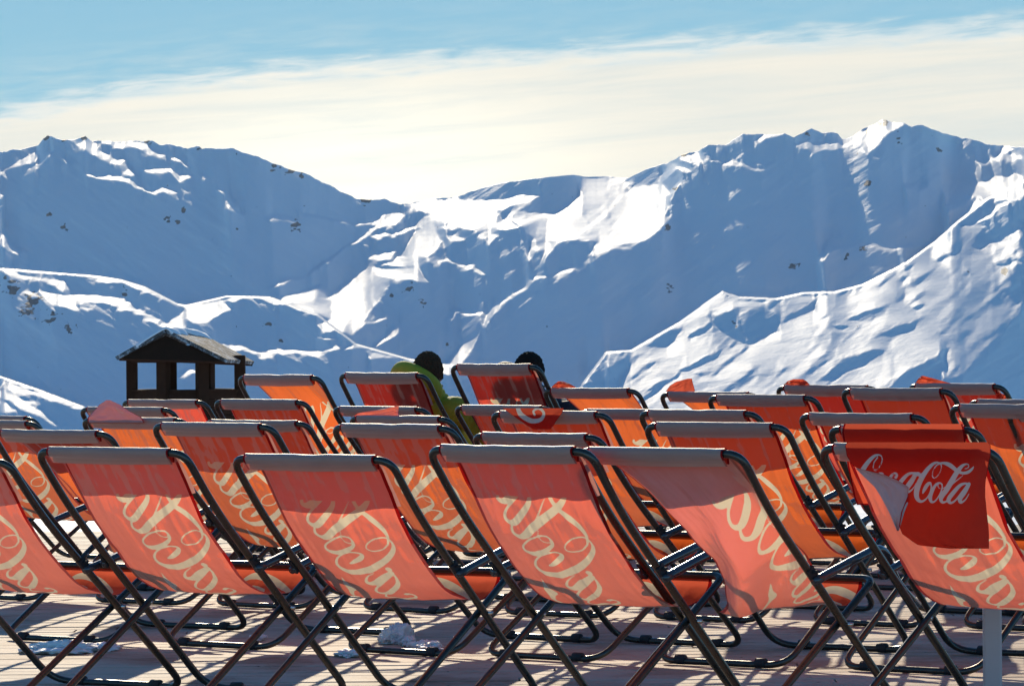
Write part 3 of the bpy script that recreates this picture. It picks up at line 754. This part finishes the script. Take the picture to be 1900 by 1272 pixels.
LIT.append((0, 480, .2526, [
 [(380,165),(480,165),(525,240),(440,235),(420,200)],
 [(270,240),(420,245),(470,262),(600,265),(720,265),(850,285),(960,320),(1000,370),(1200,450),(1240,500),(1180,500),(1000,390),(870,370),(760,330),(640,310),(560,330),(590,385),(540,375),(480,345),(380,330),(320,290)],
 [(1240,470),(1310,440),(1370,370),(1660,315),(1710,380),(1620,400),(1500,480),(1380,460),(1360,510),(1420,560),(1300,530),(1200,500)],
 [(0,880),(150,930),(300,980),(470,1040),(600,1095),(590,1110),(460,1060),(300,1010),(230,985),(120,990),(0,950)],
 [(0,970),(130,1000),(290,1060),(200,1060),(330,1150),(450,1215),(400,1220),(200,1110),(0,1030)],[(0,1040),(130,1110),(0,1130)],
 [(1280,880),(1360,810),(1460,770),(1460,840),(1400,840),(1290,880)]],
 [(18,[(195,135),(260,140),(380,175),(480,170)]),(14,[(190,235),(300,290),(415,375)]),(16,[(600,350),(660,365),(705,340)]),
  (28,[(725,175),(880,168),(980,185),(1080,235),(1270,315),(1370,350),(1560,340),(1680,305),(1780,280),(1900,285)]),(40,[(1590,620),(1680,650),(1780,660),(1900,690)])]))
LIT.append((450, 320, .2987, [
 [(870,250),(990,250),(1000,300),(880,330),(740,420),(650,470),(540,560),(400,640),(250,700),(150,718),(280,670),(390,630),(530,530),(640,465),(740,400),(860,310)],
 [(290,760),(420,700),(520,690),(530,730),(500,790),(640,670),(800,580),(900,600),(1090,580),(1130,640),(1170,690),(1040,660),(930,650),(860,740),(780,850),(680,1010),(590,970),(510,990),(470,940),(570,900),(400,850),(240,790)],
 [(800,570),(950,550),(1020,460),(1070,370),(1190,310),(1250,440),(1200,490),(1060,570),(950,580)],
 [(760,430),(800,460),(970,490),(940,540),(760,550),(790,510),(880,490),(750,450)],
 [(940,380),(1040,340),(1130,280),(1250,280),(1400,310),(1607,290),(1607,330),(1480,370),(1300,320),(1220,300),(1120,340),(1000,380)],
 [(990,190),(1180,180),(1330,180),(1450,180),(1607,180),(1550,240),(1607,290),(1400,300),(1250,250),(1140,260),(1080,230),(1000,210)],
 [(1450,400),(1500,370),(1590,390),(1540,460),(1520,410)],
 [(690,1090),(820,1060),(930,980),(1000,940),(950,1020),(830,1080),(800,1110),(860,1140),(1040,1160),(870,1160),(800,1170),(790,1120)],
 [(1225,1210),(1400,1060),(1470,990),(1430,1080),(1340,1170),(1260,1240),(1230,1250)]],
 [(26,[(175,275),(250,270),(340,300)]),(16,[(390,260),(560,295),(700,320),(830,295),(990,270)]),(14,[(545,240),(690,320)]),(22,[(820,395),(940,390)]),(20,[(1230,340),(1310,340)]),(20,[(1290,405),(1380,410)]),
  (18,[(1180,550),(1290,550),(1400,590),(1490,640)]),(18,[(1180,550),(1230,580)]),(20,[(0,770),(180,795),(400,850),(560,900)]),(20,[(770,935),(870,910)]),(20,[(470,1030),(580,1032)]),
  (28,[(0,1085),(80,1115),(170,1140)]),(30,[(170,1110),(360,1110),(480,1125),(550,1105),(690,1095)]),(20,[(1290,860),(1320,850),(1400,885),(1530,870)]),(20,[(1300,910),(1320,860)]),(24,[(1500,960),(1540,880),(1607,800)])]))
LIT.append((800, 280, .3303, [
 [(0,300),(150,260),(200,290),(400,280),(530,235),(620,260),(480,310),(380,340),(350,370),(450,400),(500,440),(400,440),(180,430),(120,400),(0,370)],
 [(450,390),(480,340),(600,350),(700,345),(770,320),(830,240),(830,150),(990,150),(1110,155),(1050,210),(1130,160),(1080,240),(1270,190),(1300,150),(1330,70),(1400,60),(1300,180),(1330,230),(1430,140),(1360,240),(1340,310),(1310,410),(1220,500),(1130,510),(1040,520),(1130,550),(1050,540),(980,570),(900,600),(900,550),(950,520),(820,500),(700,510),(560,490),(510,440)],
 [(530,620),(540,560),(630,510),(690,520),(660,590),(600,660),(640,560),(590,540),(555,580),(545,640)],
 [(50,1230),(200,1080),(270,1020),(240,1090),(180,1190),(100,1260)],[(990,1110),(1060,1100),(1120,1120),(1050,1120),(1020,1160),(980,1200)],
 [(1400,40),(1514,10),(1514,90),(1440,60)]],
 [(14,[(580,720),(670,690),(800,660)]),(14,[(340,900),(430,830),(580,725)]),(22,[(300,970),(330,920)])]))
LIT.append((1200, 200, .3684, [
 [(540,160),(600,130),(690,135),(590,160),(555,190)],
 [(750,170),(880,175),(910,180),(1000,160),(1040,145),(1100,110),(1100,90),(1190,60),(1290,70),(1310,95),(1230,120),(1190,160),(1130,230),(1220,305),(1110,230),(1060,205),(980,205),(900,210),(840,240),(820,200),(750,190)],
 [(1290,370),(1420,400),(1370,430),(1300,410)],
 [(1480,400),(1540,370),(1640,385),(1740,340),(1900,340),(1900,470),(1800,470),(1650,450),(1560,500),(1500,535),(1510,470)],
 [(1650,260),(1740,270),(1690,295)],[(1740,260),(1800,200),(1860,200),(1800,240),(1900,240),(1900,265)],
 [(870,770),(880,690),(930,655),(1000,680),(960,710),(900,770)]],
 [(18,[(130,290),(210,325)]),(16,[(340,260),(450,290),(590,318)]),(12,[(560,285),(640,270)]),(24,[(1450,680),(1560,590),(1680,460)]),(20,[(960,700),(1060,680),(1220,710),(1300,700),(1420,685)]),(16,[(1450,700),(1720,540),(1830,480)])]))
BIG = [(1450, 420, .2515, [[(0,530),(100,510),(250,520),(400,465),(560,455),(720,375),(900,285),(1130,120),(1280,0),(1500,0),(1400,140),(1450,170),(1600,120),(1789,0),(1789,600),(1600,850),(1420,1000),(1320,1110),(1200,1110),(1180,960),(1280,860),(1050,1000),(850,1090),(760,1165),(700,1400),(0,1400)]], []),
       (1050, 440, .2515, [[(410,1080),(500,900),(450,950),(480,840),(560,790),(640,740),(870,620),(1000,500),(1160,410),(1190,440),(1280,470),(1450,480),(1560,440),(1789,430),(1789,1400),(300,1400)],
        [(300,820),(430,820),(380,870),(330,950),(290,950),(320,860)],[(50,1010),(250,930),(170,1010),(190,1060),(90,1080),(130,980)]], [])]
SHADE = [(1450, 420, .2515, [[(0,690),(250,530),(230,600),(0,720)],[(620,830),(780,770),(990,680),(900,780),(750,800)],[(240,1140),(450,960),(620,905),(800,910),(700,970),(420,1080),(330,1130)],[(1400,140),(1520,0),(1740,0),(1640,125),(1500,130)],[(1700,300),(1789,280),(1789,400),(1710,390)],
          [(1340,350),(1390,330),(1390,370)],[(1560,260),(1789,220),(1789,250),(1600,290)],[(470,690),(700,600),(800,560),(650,690)],[(1130,240),(1330,160),(1180,260)],[(380,740),(550,730),(430,760)],[(960,600),(1060,570),(1000,615)]], []),
         (1050, 440, .2515, [[(600,820),(740,700),(870,650),(800,760),(740,810)],[(900,750),(1080,600),(1090,660),(930,760)],[(1090,580),(1240,520),(1280,600),(1320,780),(1200,720),(1110,650)],[(1290,560),(1440,510),(1560,570),(1560,680),(1330,780)],[(840,980),(1150,820),(1100,880),(880,990)],[(580,1140),(700,1060),(850,980),(820,1020),(620,1130)],[(940,1010),(1130,990),(980,1030)]], [])]
RX0, RY0, RS = -80.0, 180.0, 2.0
RW, RH = 1040, 340
gx, gy = np.meshgrid(RX0+np.arange(RW)*RS, RY0+np.arange(RH)*RS)
def inside(poly, X, Y):
    c = np.zeros(X.shape, bool); n = len(poly)
    for i in range(n):
        x0, y0 = poly[i]; x1, y1 = poly[(i+1) % n]
        if y0 == y1: continue
        c ^= ((y0 > Y) != (y1 > Y)) & (X < (x1-x0)*(Y-y0)/(y1-y0)+x0)
    return c
jx = gx+5*fbm2(gx/26, gy/26, 101, 4); jy = gy+4*fbm2(gx/26, gy/26, 102, 4)
def raster(M, layers, val):
    for ox, oy, sc, polys, strokes in layers:
        for pl in polys: M[inside([(ox+a*sc, oy+b*sc) for a, b in pl], jx, jy)] = val
        for w, pts in strokes:
            pts = [(ox+a*sc, oy+b*sc) for a, b in pts]
            for k, (a, b) in enumerate(zip(pts, pts[1:])):
                dx, dy = b[0]-a[0], b[1]-a[1]; L = dx*dx+dy*dy
                t = np.clip(((jx-a[0])*dx+(jy-a[1])*dy)/L, 0, 1)
                M[np.hypot(jx-a[0]-t*dx, jy-a[1]-t*dy) < w*sc*.5*(.75+.35*fbm2(gx/18, gy/18, 103, 2))+.6] = val
M = np.zeros(gx.shape); raster(M, BIG, 1.0); raster(M, SHADE, 0.0); raster(M, LIT, 1.0)
B0 = np.zeros(gx.shape); raster(B0, BIG, 1.0)
# streaks of small drifts over the sunlit slopes, running with the fall of the slope
cr, sr = math.cos(.66), math.sin(.66)
st1 = fbm2((gx*cr-gy*sr)/70, (gx*sr+gy*cr)/11, 111, 5, .6); st2 = fbm2((gx*cr-gy*sr)/26, (gx*sr+gy*cr)/7, 112, 4, .6)
M = np.where((B0 > 0) & (M > 0), M-np.clip((st1+.35*st2-.30)*1.6, 0, .85), M)
M = np.where((B0 == 0) & (M > 0), M-np.clip((st1-.42)*1.5, 0, .6), M)
def blur(a, n):
    k = np.array([1, 2, 1])/4
    for _ in range(n):
        a = np.apply_along_axis(lambda r: np.convolve(np.pad(r, 1, 'edge'), k, 'valid'), 0, a)
        a = np.apply_along_axis(lambda r: np.convolve(np.pad(r, 1, 'edge'), k, 'valid'), 1, a)
    return a
NB = blur(M, 26); edge_w = np.clip(4*NB*(1-NB), 0, 1)                  # broken, feathered borders: small ridges and hollows along the drifts
rq = 1.1*st1+.55*st2
M = np.where(B0 > 0, M, np.clip(M+edge_w*np.where(M > .5, .9*np.minimum(0, rq+.34), 1.25*np.maximum(0, rq-.10)), 0, 1))
M = blur(M, 1); B0 = blur(B0, 3)
ROCKS = [(88,258,9),(120,256,6),(155,256,10),(225,266,8),(275,262,8),(370,272,9),(510,312,11),(540,318,10),(562,326,8),(20,530,18),(60,562,24),(95,590,16),(128,612,12),(45,575,15),(228,530,6),(233,545,7),(550,420,10),(728,548,9),(760,537,11),(782,556,9),(1240,530,10),(830,635,6),
         (1610,340,8),(1470,490,12),(1600,462,8),(1570,475,8),(1610,240,12),(1640,230,10),(1268,290,9),(1670,262,9),(1238,424,8),(1200,410,7),(1256,350,6),(1795,505,6),(1862,504,10),(680,372,14),(120,420,9),(90,400,8),(310,405,8),(340,390,6),(440,425,5),(1500,300,6),(1745,280,6),(1365,600,8),(1500,250,7),(330,412,6),(500,600,8),(520,634,7)]
RK = np.zeros(gx.shape)
rn = fbm2(gx/9, gy/5, 121, 4, .7)
for x, y, r in ROCKS: RK = np.maximum(RK, np.exp(-((gx-x)**2+(gy-y)**2)/(2*(r*.75)**2))*1.15)
RK = np.clip(RK*.9+rn*.85-.55, 0, 1)*1.5
RK = np.maximum(RK, np.clip((fbm2(gx/14, gy/8, 122, 5, .7)-.86)*3, 0, .6)*(M < .3))
def samp(A, X, Y):
    fx = np.clip((X-RX0)/RS, 0, RW-1.001); fy = np.clip((Y-RY0)/RS, 0, RH-1.001)
    xi, yi = fx.astype(int), fy.astype(int); fx, fy = fx-xi, fy-yi
    return (A[yi, xi]*(1-fx)+A[yi, xi+1]*fx)*(1-fy)+(A[yi+1, xi]*(1-fx)+A[yi+1, xi+1]*fx)*fy
SKY = np.array([(-1600,330),(-900,300),(-400,290),(-120,282),(0,282),(40,276),(70,271),(80,258),(88,251),(107,258),(142,258),(158,253),(171,262),(222,262),(267,262),(281,262),(297,270),(315,267),(347,274),(369,270),(374,276),(428,274),(454,284),(480,291),(510,305),(566,322),(617,345),(659,368),(690,371),(713,368),(734,377),(746,379),(790,373),(808,366),(847,365),(892,349),(930,340),(998,330),(1064,324),(1087,328),(1127,327),(1167,330),(1196,315),(1239,301),(1266,287),(1300,279),(1314,270),(1347,268),(1377,247),(1400,250),(1454,248),(1473,255),(1490,247),(1506,238),(1524,247),(1554,247),(1563,258),(1583,253),(1605,237),(1638,221),(1675,228),(1690,234),(1708,231),(1753,248),(1826,266),(1863,270),(1900,274),(1980,280),(2300,300),(2900,280),(3500,330)], float)
xs = np.linspace(-300, 2200, 1060)
NR = 430
sky = np.interp(xs, SKY[:, 0], SKY[:, 1])+2.2*fbm2(xs/16, xs*0, 131, 4, .65)*(1-.85*np.exp(-((xs-1060)/160)**4))
yb = 830.0
t = np.linspace(0, 1, NR)[:, None]
kk = np.exp(-np.linspace(-2.5, 2.5, 61)**2); kk /= kk.sum()
sky_s = np.convolve(np.pad(sky, 30, 'edge'), kk, 'valid')              # broad shape below, the jagged detail only near the crest
PYm = yb+(sky_s[None]-yb)*t+(sky-sky_s)[None]*t**12; PXm = np.repeat(xs[None], NR, 0)
m = samp(M, PXm, PYm); e = (YH-PYm)/F
b0 = samp(B0, PXm, PYm)
n1 = fbm2(PXm/120, PYm/90, 141, 5, .6); n2 = fbm2((PXm*cr-PYm*sr)/60, (PXm*sr+PYm*cr)/14, 142, 4, .6)
s_sh = .445+.012*n1+.006*n2
s_lit = np.maximum(e+.055, .02)+.05*(n2+.2)*(.4+.6*b0)
m = np.clip(m, 0, 1); m = m*m*(3-2*m)
tEL = math.tan(math.radians(21.0))
slope = s_sh*(1-m)+s_lit*m
slope = np.maximum(slope, e+.05)
dy = PYm[:-1]-PYm[1:]; dy = np.maximum(np.vstack([dy, dy[-1:]]), .05)
g = dy/F/(slope-e)
# least-squares relief: keep the wanted pitch along each bearing, stay smooth from bearing to bearing
nR, nX = g.shape
def dct(a):                                                          # type II over the last axis, by FFT
    n = a.shape[-1]; k = np.arange(n)
    return (np.fft.rfft(np.concatenate([a, a[..., ::-1]], -1))[..., :n]*np.exp(-1j*math.pi*k/(2*n))).real/2
def idct(b):
    n = b.shape[-1]; k = np.arange(n)
    c_ = np.zeros(b.shape[:-1]+(n+1,), complex); c_[..., :n] = b*np.exp(1j*math.pi*k/(2*n))
    return np.fft.irfft(c_, 2*n)[..., :n]*2
ly = 2-2*np.cos(math.pi*np.arange(nR)/nR); lx = 2-2*np.cos(math.pi*np.arange(nX)/nX)
WX = .2
den = ly[:, None]+WX*lx[None]; den[0, 0] = 1
lo = np.maximum(.398*(1-m)+np.maximum(e+.045, .165*b0+.03)*m, e+.045)
hi = np.maximum(.435*(1-m)+(.17+.09*b0+.10*np.clip(n2, -.8, 1)*(.4+.6*b0))*m, lo+.02)
gmx, gmn = (dy/F/(lo-e))[:-1], (dy/F/(hi-e))[:-1]
z_ = np.clip(g[:-1], gmn, gmx); u_ = np.zeros_like(z_)
for it in range(75):
    tg = z_-u_
    rhs = np.zeros_like(g); rhs[1:] += tg; rhs[:-1] -= tg
    H_ = dct(dct(rhs).T).T/den; H_[0, 0] = 0
    Lr = idct(idct(H_.T).T)
    gy_ = np.diff(Lr, axis=0)
    if it in (30, 45, 55):                                            # steeper where a face also turns towards the sun
        sl_ = dy[:-1]/F/np.maximum(gy_, 1e-7)+e[:-1]
        zx_ = -np.clip(sl_-e[:-1], .1, .6)*np.gradient(Lr, axis=1)[:-1]*F/(xs[1]-xs[0])
        lo2 = np.maximum(lo[:-1], (.398+.085*np.clip(zx_, 0, 2.5))*(1-m[:-1])); hi2 = np.maximum(hi[:-1], lo2+.04)
        gmx, gmn = dy[:-1]/F/(lo2-e[:-1]), dy[:-1]/F/(hi2-e[:-1])
    z_ = np.clip(gy_+u_, gmn, gmx); u_ = u_+gy_-z_
gmin = dy[:-1]/F/(1.2-e[:-1])
Lr = Lr[0][None]+np.vstack([np.zeros((1, nX)), np.cumsum(np.maximum(gy_, gmin), 0)])
# the nearer crests stand in front: a step back in distance along each crest line, running on below the chairs
J = np.zeros_like(Lr)
CREST = [([(-300,830),(1040,830),(1080,715),(1125,655),(1170,652),(1260,600),(1340,543),(1370,553),(1440,556),(1490,545),(1550,543),(1600,530),(1680,490),(1735,450),(1775,415),(1830,372),(1900,338),(2200,290)], .25),
         ([(-300,500),(0,500),(180,514),(225,521),(270,535),(330,566),(345,568),(420,551),(500,553),(590,586),(660,640),(760,668),(900,690),(1040,760),(1100,830),(2200,830)], .06),
         ([(-300,680),(0,700),(75,726),(155,757),(230,830),(2200,830)], .30)]
for pts, amp in CREST:
    pts = np.array(pts, float); yc = np.interp(xs, pts[:, 0], pts[:, 1])
    J += amp*np.clip((yc[None]-PYm)/3.0, 0, 1)
# shallow gullies running down the shaded faces, left ones to the right, right ones to the left
sg = np.where(PXm < 740, 1.0, -1.0); ca, sa = math.cos(.6), math.sin(.6)
gul = fbm2((PXm*ca+sg*PYm*sa)/150+sg*7, (-sg*PXm*sa+PYm*ca)/34+sg*3, 145, 5, .55)
Lr = Lr+.0011*gul*(1-m)
lnY = math.log(2600.0)+Lr-Lr.min()+J
Yd = np.exp(lnY)
c, s_ = math.cos(ROLL), math.sin(ROLL)
dx, dyy = PXm-CX, PYm-YH
X = (dx*c+dyy*s_)*Yd/F; Z = HC-(-dx*s_+dyy*c)*Yd/F
# near ground falling away from the terrace, and the far side behind the skyline
near = [(-40, -1.0), (3, -.9), (27, -.9), (60, -1.7), (100, -2.4), (150, -3.0), (400, -10), (1300, -37)]
ang = (dx[0]*c+dyy[0]*s_)/F
NX, NY_, NZ = [], [], []
for Yn, Zn in near:
    NX.append(ang*max(Yn, 1)*(1+400/max(Yn, 30)*.3) if Yn < 400 else ang*Yn); NY_.append(np.full(len(xs), float(Yn))); NZ.append(Zn+.004*Yn*fbm2(xs/200, xs*0+Yn, 151, 3))
for i, (Yn, _) in enumerate(near):
    if Yn < 400: NX[i] = np.linspace(-30-Yn*.5, 30+Yn*.5, len(xs))
FXr, FY, FZ = [], [], []
for k in (1, 2, 3, 4):
    f = 1+.08*k; FXr.append(X[-1]*f); FY.append(Yd[-1]*f); FZ.append(Z[-1]-Yd[-1]*.08*k*.30)
P = np.stack([np.vstack(NX+[X]+FXr), np.vstack(NY_+[Yd]+FY), np.vstack(NZ+[Z]+FZ)], -1)
def wing(col, k):                                                    # the range goes on beyond the frame
    q = col.copy(); q[:, 0] += k*q[:, 1].clip(8)*.16; q[:, 2] += np.where(q[:, 1] > 1000, 60*fbm2(q[:, 1]/900+k, q[:, 1]*0, 161, 3), 0); return q[:, None]
P = np.concatenate([wing(P[:, 0], -2), wing(P[:, 0], -1), P, wing(P[:, -1], 1), wing(P[:, -1], 2)], 1)
M_MTN, nt, out = mat('mountain_snow_and_rock')
p = N(nt, 'ShaderNodeBsdfPrincipled', Roughness=.6); p.inputs['Specular IOR Level'].default_value = .04
ra = nt.nodes.new('ShaderNodeAttribute'); ra.attribute_name = 'rock'
v = coords(nt); nz = noise(nt, .02, 6, .55, v); nz2 = noise(nt, .12, 5, .6, v)
snow = mixc(nt, nz, (.80, .83, .87), (.88, .89, .90))
rock = mixc(nt, nz2, (.10, .11, .12), (.26, .26, .26))
k = ramp(nt, mth(nt, 'ADD', ra.outputs['Fac'], mth(nt, 'MULTIPLY_ADD', nz2, .5, -.25)), [(.32, 0.0), (.55, 1.0)])
nt.links.new(mixc(nt, k, snow, rock), p.inputs['Base Color'])
nt.links.new(bump(nt, mth(nt, 'ADD', nz, mth(nt, 'MULTIPLY', nz2, .3)), .3, 4.0), p.inputs['Normal'])
nt.links.new(p.outputs[0], out.inputs[0])
me = grid_mesh('snow_mountains', P)
rk = samp(RK, PXm, PYm); rk = np.pad(rk, ((len(near), 4), (2, 2)))
attr(me, 'rock', rk)
mtn = link('snow_mountains', me, [M_MTN]); tag(mtn, kind='structure')

# ------------------------------------------------------------------ sun and sky
AZ, EL = math.radians(-4.0), math.radians(21.0)
sun = bpy.data.lights.new('sun', 'SUN'); sun.energy = 2.1; sun.angle = math.radians(.53); sun.color = (1.0, .86, .63)
so = bpy.data.objects.new('sun', sun); COL.objects.link(so)
d = Vector((math.sin(AZ)*math.cos(EL), math.cos(AZ)*math.cos(EL), math.sin(EL)))
so.rotation_euler = d.to_track_quat('Z', 'Y').to_euler(); so.location = d*60
W = bpy.data.worlds.new('World'); S.world = W; W.use_nodes = True
nt = W.node_tree; nt.nodes.clear()
out = nt.nodes.new('ShaderNodeOutputWorld')
sk = nt.nodes.new('ShaderNodeTexSky'); sk.sky_type = 'NISHITA'; sk.sun_disc = False; sk.sun_elevation = EL; sk.sun_rotation = AZ
sk.altitude = 2300; sk.air_density = 1.0; sk.dust_density = .3; sk.ozone_density = 3.0
tc = nt.nodes.new('ShaderNodeTexCoord'); sep = nt.nodes.new('ShaderNodeSeparateXYZ'); nt.links.new(tc.outputs['Generated'], sep.inputs[0])
az = mth(nt, 'ARCTAN2', sep.outputs[0], sep.outputs[1]); el = mth(nt, 'ARCSINE', sep.outputs[2])
# streaked cloud sheet low over the mountains
cv = nt.nodes.new('ShaderNodeCombineXYZ'); nt.links.new(mth(nt, 'MULTIPLY', az, 14.0), cv.inputs[0])
shear = mth(nt, 'MULTIPLY_ADD', az, -.075, el); nt.links.new(mth(nt, 'MULTIPLY', shear, 210.0), cv.inputs[1])
n_a = noise(nt, 1.0, 6, .62, cv.outputs[0], .4)
cv2 = nt.nodes.new('ShaderNodeCombineXYZ'); nt.links.new(mth(nt, 'MULTIPLY', az, 60.0), cv2.inputs[0]); nt.links.new(mth(nt, 'MULTIPLY', shear, 420.0), cv2.inputs[1])
n_b = noise(nt, 1.0, 5, .6, cv2.outputs[0], .3)
azc = mth(nt, 'MINIMUM', mth(nt, 'MAXIMUM', az, -.17), .2)
# upper edge: rises to the right, steeper on the left
top = mth(nt, 'ADD', mth(nt, 'MULTIPLY_ADD', azc, .048, .0651), mth(nt, 'MULTIPLY', mth(nt, 'MULTIPLY', mth(nt, 'MINIMUM', mth(nt, 'ADD', azc, .03), 0.0), mth(nt, 'MINIMUM', mth(nt, 'ADD', azc, .03), 0.0)), -.9))
edge = mth(nt, 'SUBTRACT', mth(nt, 'ADD', top, mth(nt, 'MULTIPLY_ADD', n_b, .012, -.006)), el)
cl = nt.nodes.new('ShaderNodeMapRange'); cl.interpolation_type = 'SMOOTHSTEP'; nt.links.new(edge, cl.inputs[0]); cl.inputs[1].default_value = -.0022; cl.inputs[2].default_value = .0062
hz = nt.nodes.new('ShaderNodeMapRange'); nt.links.new(el, hz.inputs[0]); hz.inputs[1].default_value = -.3; hz.inputs[2].default_value = -.02
veil = nt.nodes.new('ShaderNodeMapRange'); veil.interpolation_type = 'SMOOTHSTEP'; nt.links.new(mth(nt, 'SUBTRACT', top, el), veil.inputs[0]); veil.inputs[1].default_value = -.016; veil.inputs[2].default_value = .002
strk = mth(nt, 'MULTIPLY_ADD', n_b, 3.2, -1.25, clamp=True)
dens0 = mth(nt, 'MULTIPLY', cl.outputs[0], mth(nt, 'MULTIPLY_ADD', n_a, .55, .58), clamp=True)
leftw = mth(nt, 'MULTIPLY_ADD', azc, -4.0, .45, clamp=True)                 # the veil reaches higher on the left
dens = mth(nt, 'MAXIMUM', dens0, mth(nt, 'MULTIPLY', mth(nt, 'MULTIPLY', veil.outputs[0], strk), mth(nt, 'MULTIPLY_ADD', leftw, .26, .05)))
er_ = mth(nt, 'MULTIPLY', mth(nt, 'ADD', edge, -.0025), 420.0)
rim = mth(nt, 'POWER', 2.718, mth(nt, 'MULTIPLY', mth(nt, 'MULTIPLY', er_, er_), -1.0))
# the sheet is brightest under the sun
daz = mth(nt, 'ADD', az, .034); dl = mth(nt, 'ADD', el, -.034)
near_sun = mth(nt, 'POWER', 2.718, mth(nt, 'ADD', mth(nt, 'MULTIPLY', mth(nt, 'MULTIPLY', daz, daz), -420.0), mth(nt, 'MULTIPLY', mth(nt, 'MULTIPLY', dl, dl), -2600.0)))
cloud = mixc(nt, near_sun, (.92, .87, .76), (1.3, 1.22, 1.02))
cloud = mixc(nt, mth(nt, 'MULTIPLY', mth(nt, 'SUBTRACT', .55, n_a, clamp=True), .9), cloud, (.66, .70, .72))
cloud = mixc(nt, mth(nt, 'MULTIPLY', rim, .6), cloud, (1.0, .98, .92))
band = nt.nodes.new('ShaderNodeMapRange'); nt.links.new(el, band.inputs[0]); band.inputs[1].default_value = .055; band.inputs[2].default_value = .24
blue = mixc(nt, band.outputs[0], (.29, .57, .73), (.09, .28, .60))
lowf = nt.nodes.new('ShaderNodeMapRange'); nt.links.new(el, lowf.inputs[0]); lowf.inputs[1].default_value = .08; lowf.inputs[2].default_value = .22; lowf.inputs[3].default_value = 1.0; lowf.inputs[4].default_value = 0.0
EXPO = .9; K = 2**-EXPO
nis = nt.nodes.new('ShaderNodeVectorMath'); nis.operation = 'MULTIPLY'; nt.links.new(sk.outputs[0], nis.inputs[0]); nis.inputs[1].default_value = (.036, .068, .080)
front = nt.nodes.new('ShaderNodeMapRange'); front.interpolation_type = 'SMOOTHSTEP'; nt.links.new(mth(nt, 'ABSOLUTE', az), front.inputs[0]); front.inputs[1].default_value = .45; front.inputs[2].default_value = 1.1; front.inputs[3].default_value = 1.0; front.inputs[4].default_value = 0.0
lowm = mth(nt, 'MULTIPLY', lowf.outputs[0], front.outputs[0])
fr = nt.nodes.new('ShaderNodeVectorMath'); fr.operation = 'SCALE'; nt.links.new(mixc(nt, dens, blue, cloud), fr.inputs[0]); fr.inputs['Scale'].default_value = K
bg = nt.nodes.new('ShaderNodeBackground'); nt.links.new(mixc(nt, lowm, nis.outputs[0], fr.outputs[0]), bg.inputs[0]); bg.inputs[1].default_value = 1.0
nt.links.new(bg.outputs[0], out.inputs[0])

# ------------------------------------------------------------------ mountain air
hz = bpy.data.materials.new('mountain_air'); hz.use_nodes = True; nh = hz.node_tree; nh.nodes.clear()
ho = nh.nodes.new('ShaderNodeOutputMaterial'); hv = nh.nodes.new('ShaderNodeVolumePrincipled')
hv.inputs['Color'].default_value = (.86, .93, 1.0, 1); hv.inputs['Density'].default_value = HAZE_D; hv.inputs['Anisotropy'].default_value = .55
nh.links.new(hv.outputs[0], ho.inputs['Volume'])
allz = P[:, :, 2]; x0, x1 = P[:, :, 0].min()-60, P[:, :, 0].max()+60; y1 = P[:, :, 1].max()+60
V, Fc = [], []; z0, z1 = allz.min()-1.0, allz.max()+8
box(V, Fc, ((x0+x1)/2, (y1-90)/2, (z0+z1)/2), (x1-x0, y1+90, z1-z0))
tag(link('haze', mesh_from('haze', V, Fc, False), [hz]), kind='stuff')

# ------------------------------------------------------------------ camera and picture
cam = bpy.data.cameras.new('camera'); co = bpy.data.objects.new('camera', cam); COL.objects.link(co); S.camera = co
cam.sensor_width = 36.0; cam.lens = F/1900*36; cam.clip_start = .1; cam.clip_end = 60000
cam.shift_y = -(636-YH)/1900
co.matrix_world = Matrix.Translation((0, 0, HC)) @ Matrix.Rotation(math.pi/2, 4, 'X') @ Matrix.Rotation(ROLL, 4, 'Z')
S.render.resolution_x, S.render.resolution_y = 1024, 685
S.view_settings.view_transform = 'Standard'; S.view_settings.look = 'None'; S.view_settings.exposure = EXPO; S.view_settings.gamma = 1.0
S.cycles.max_bounces = 8; S.cycles.diffuse_bounces = 4; S.cycles.transmission_bounces = 6; S.cycles.sample_clamp_indirect = 6.0
S.cycles.use_denoising = True
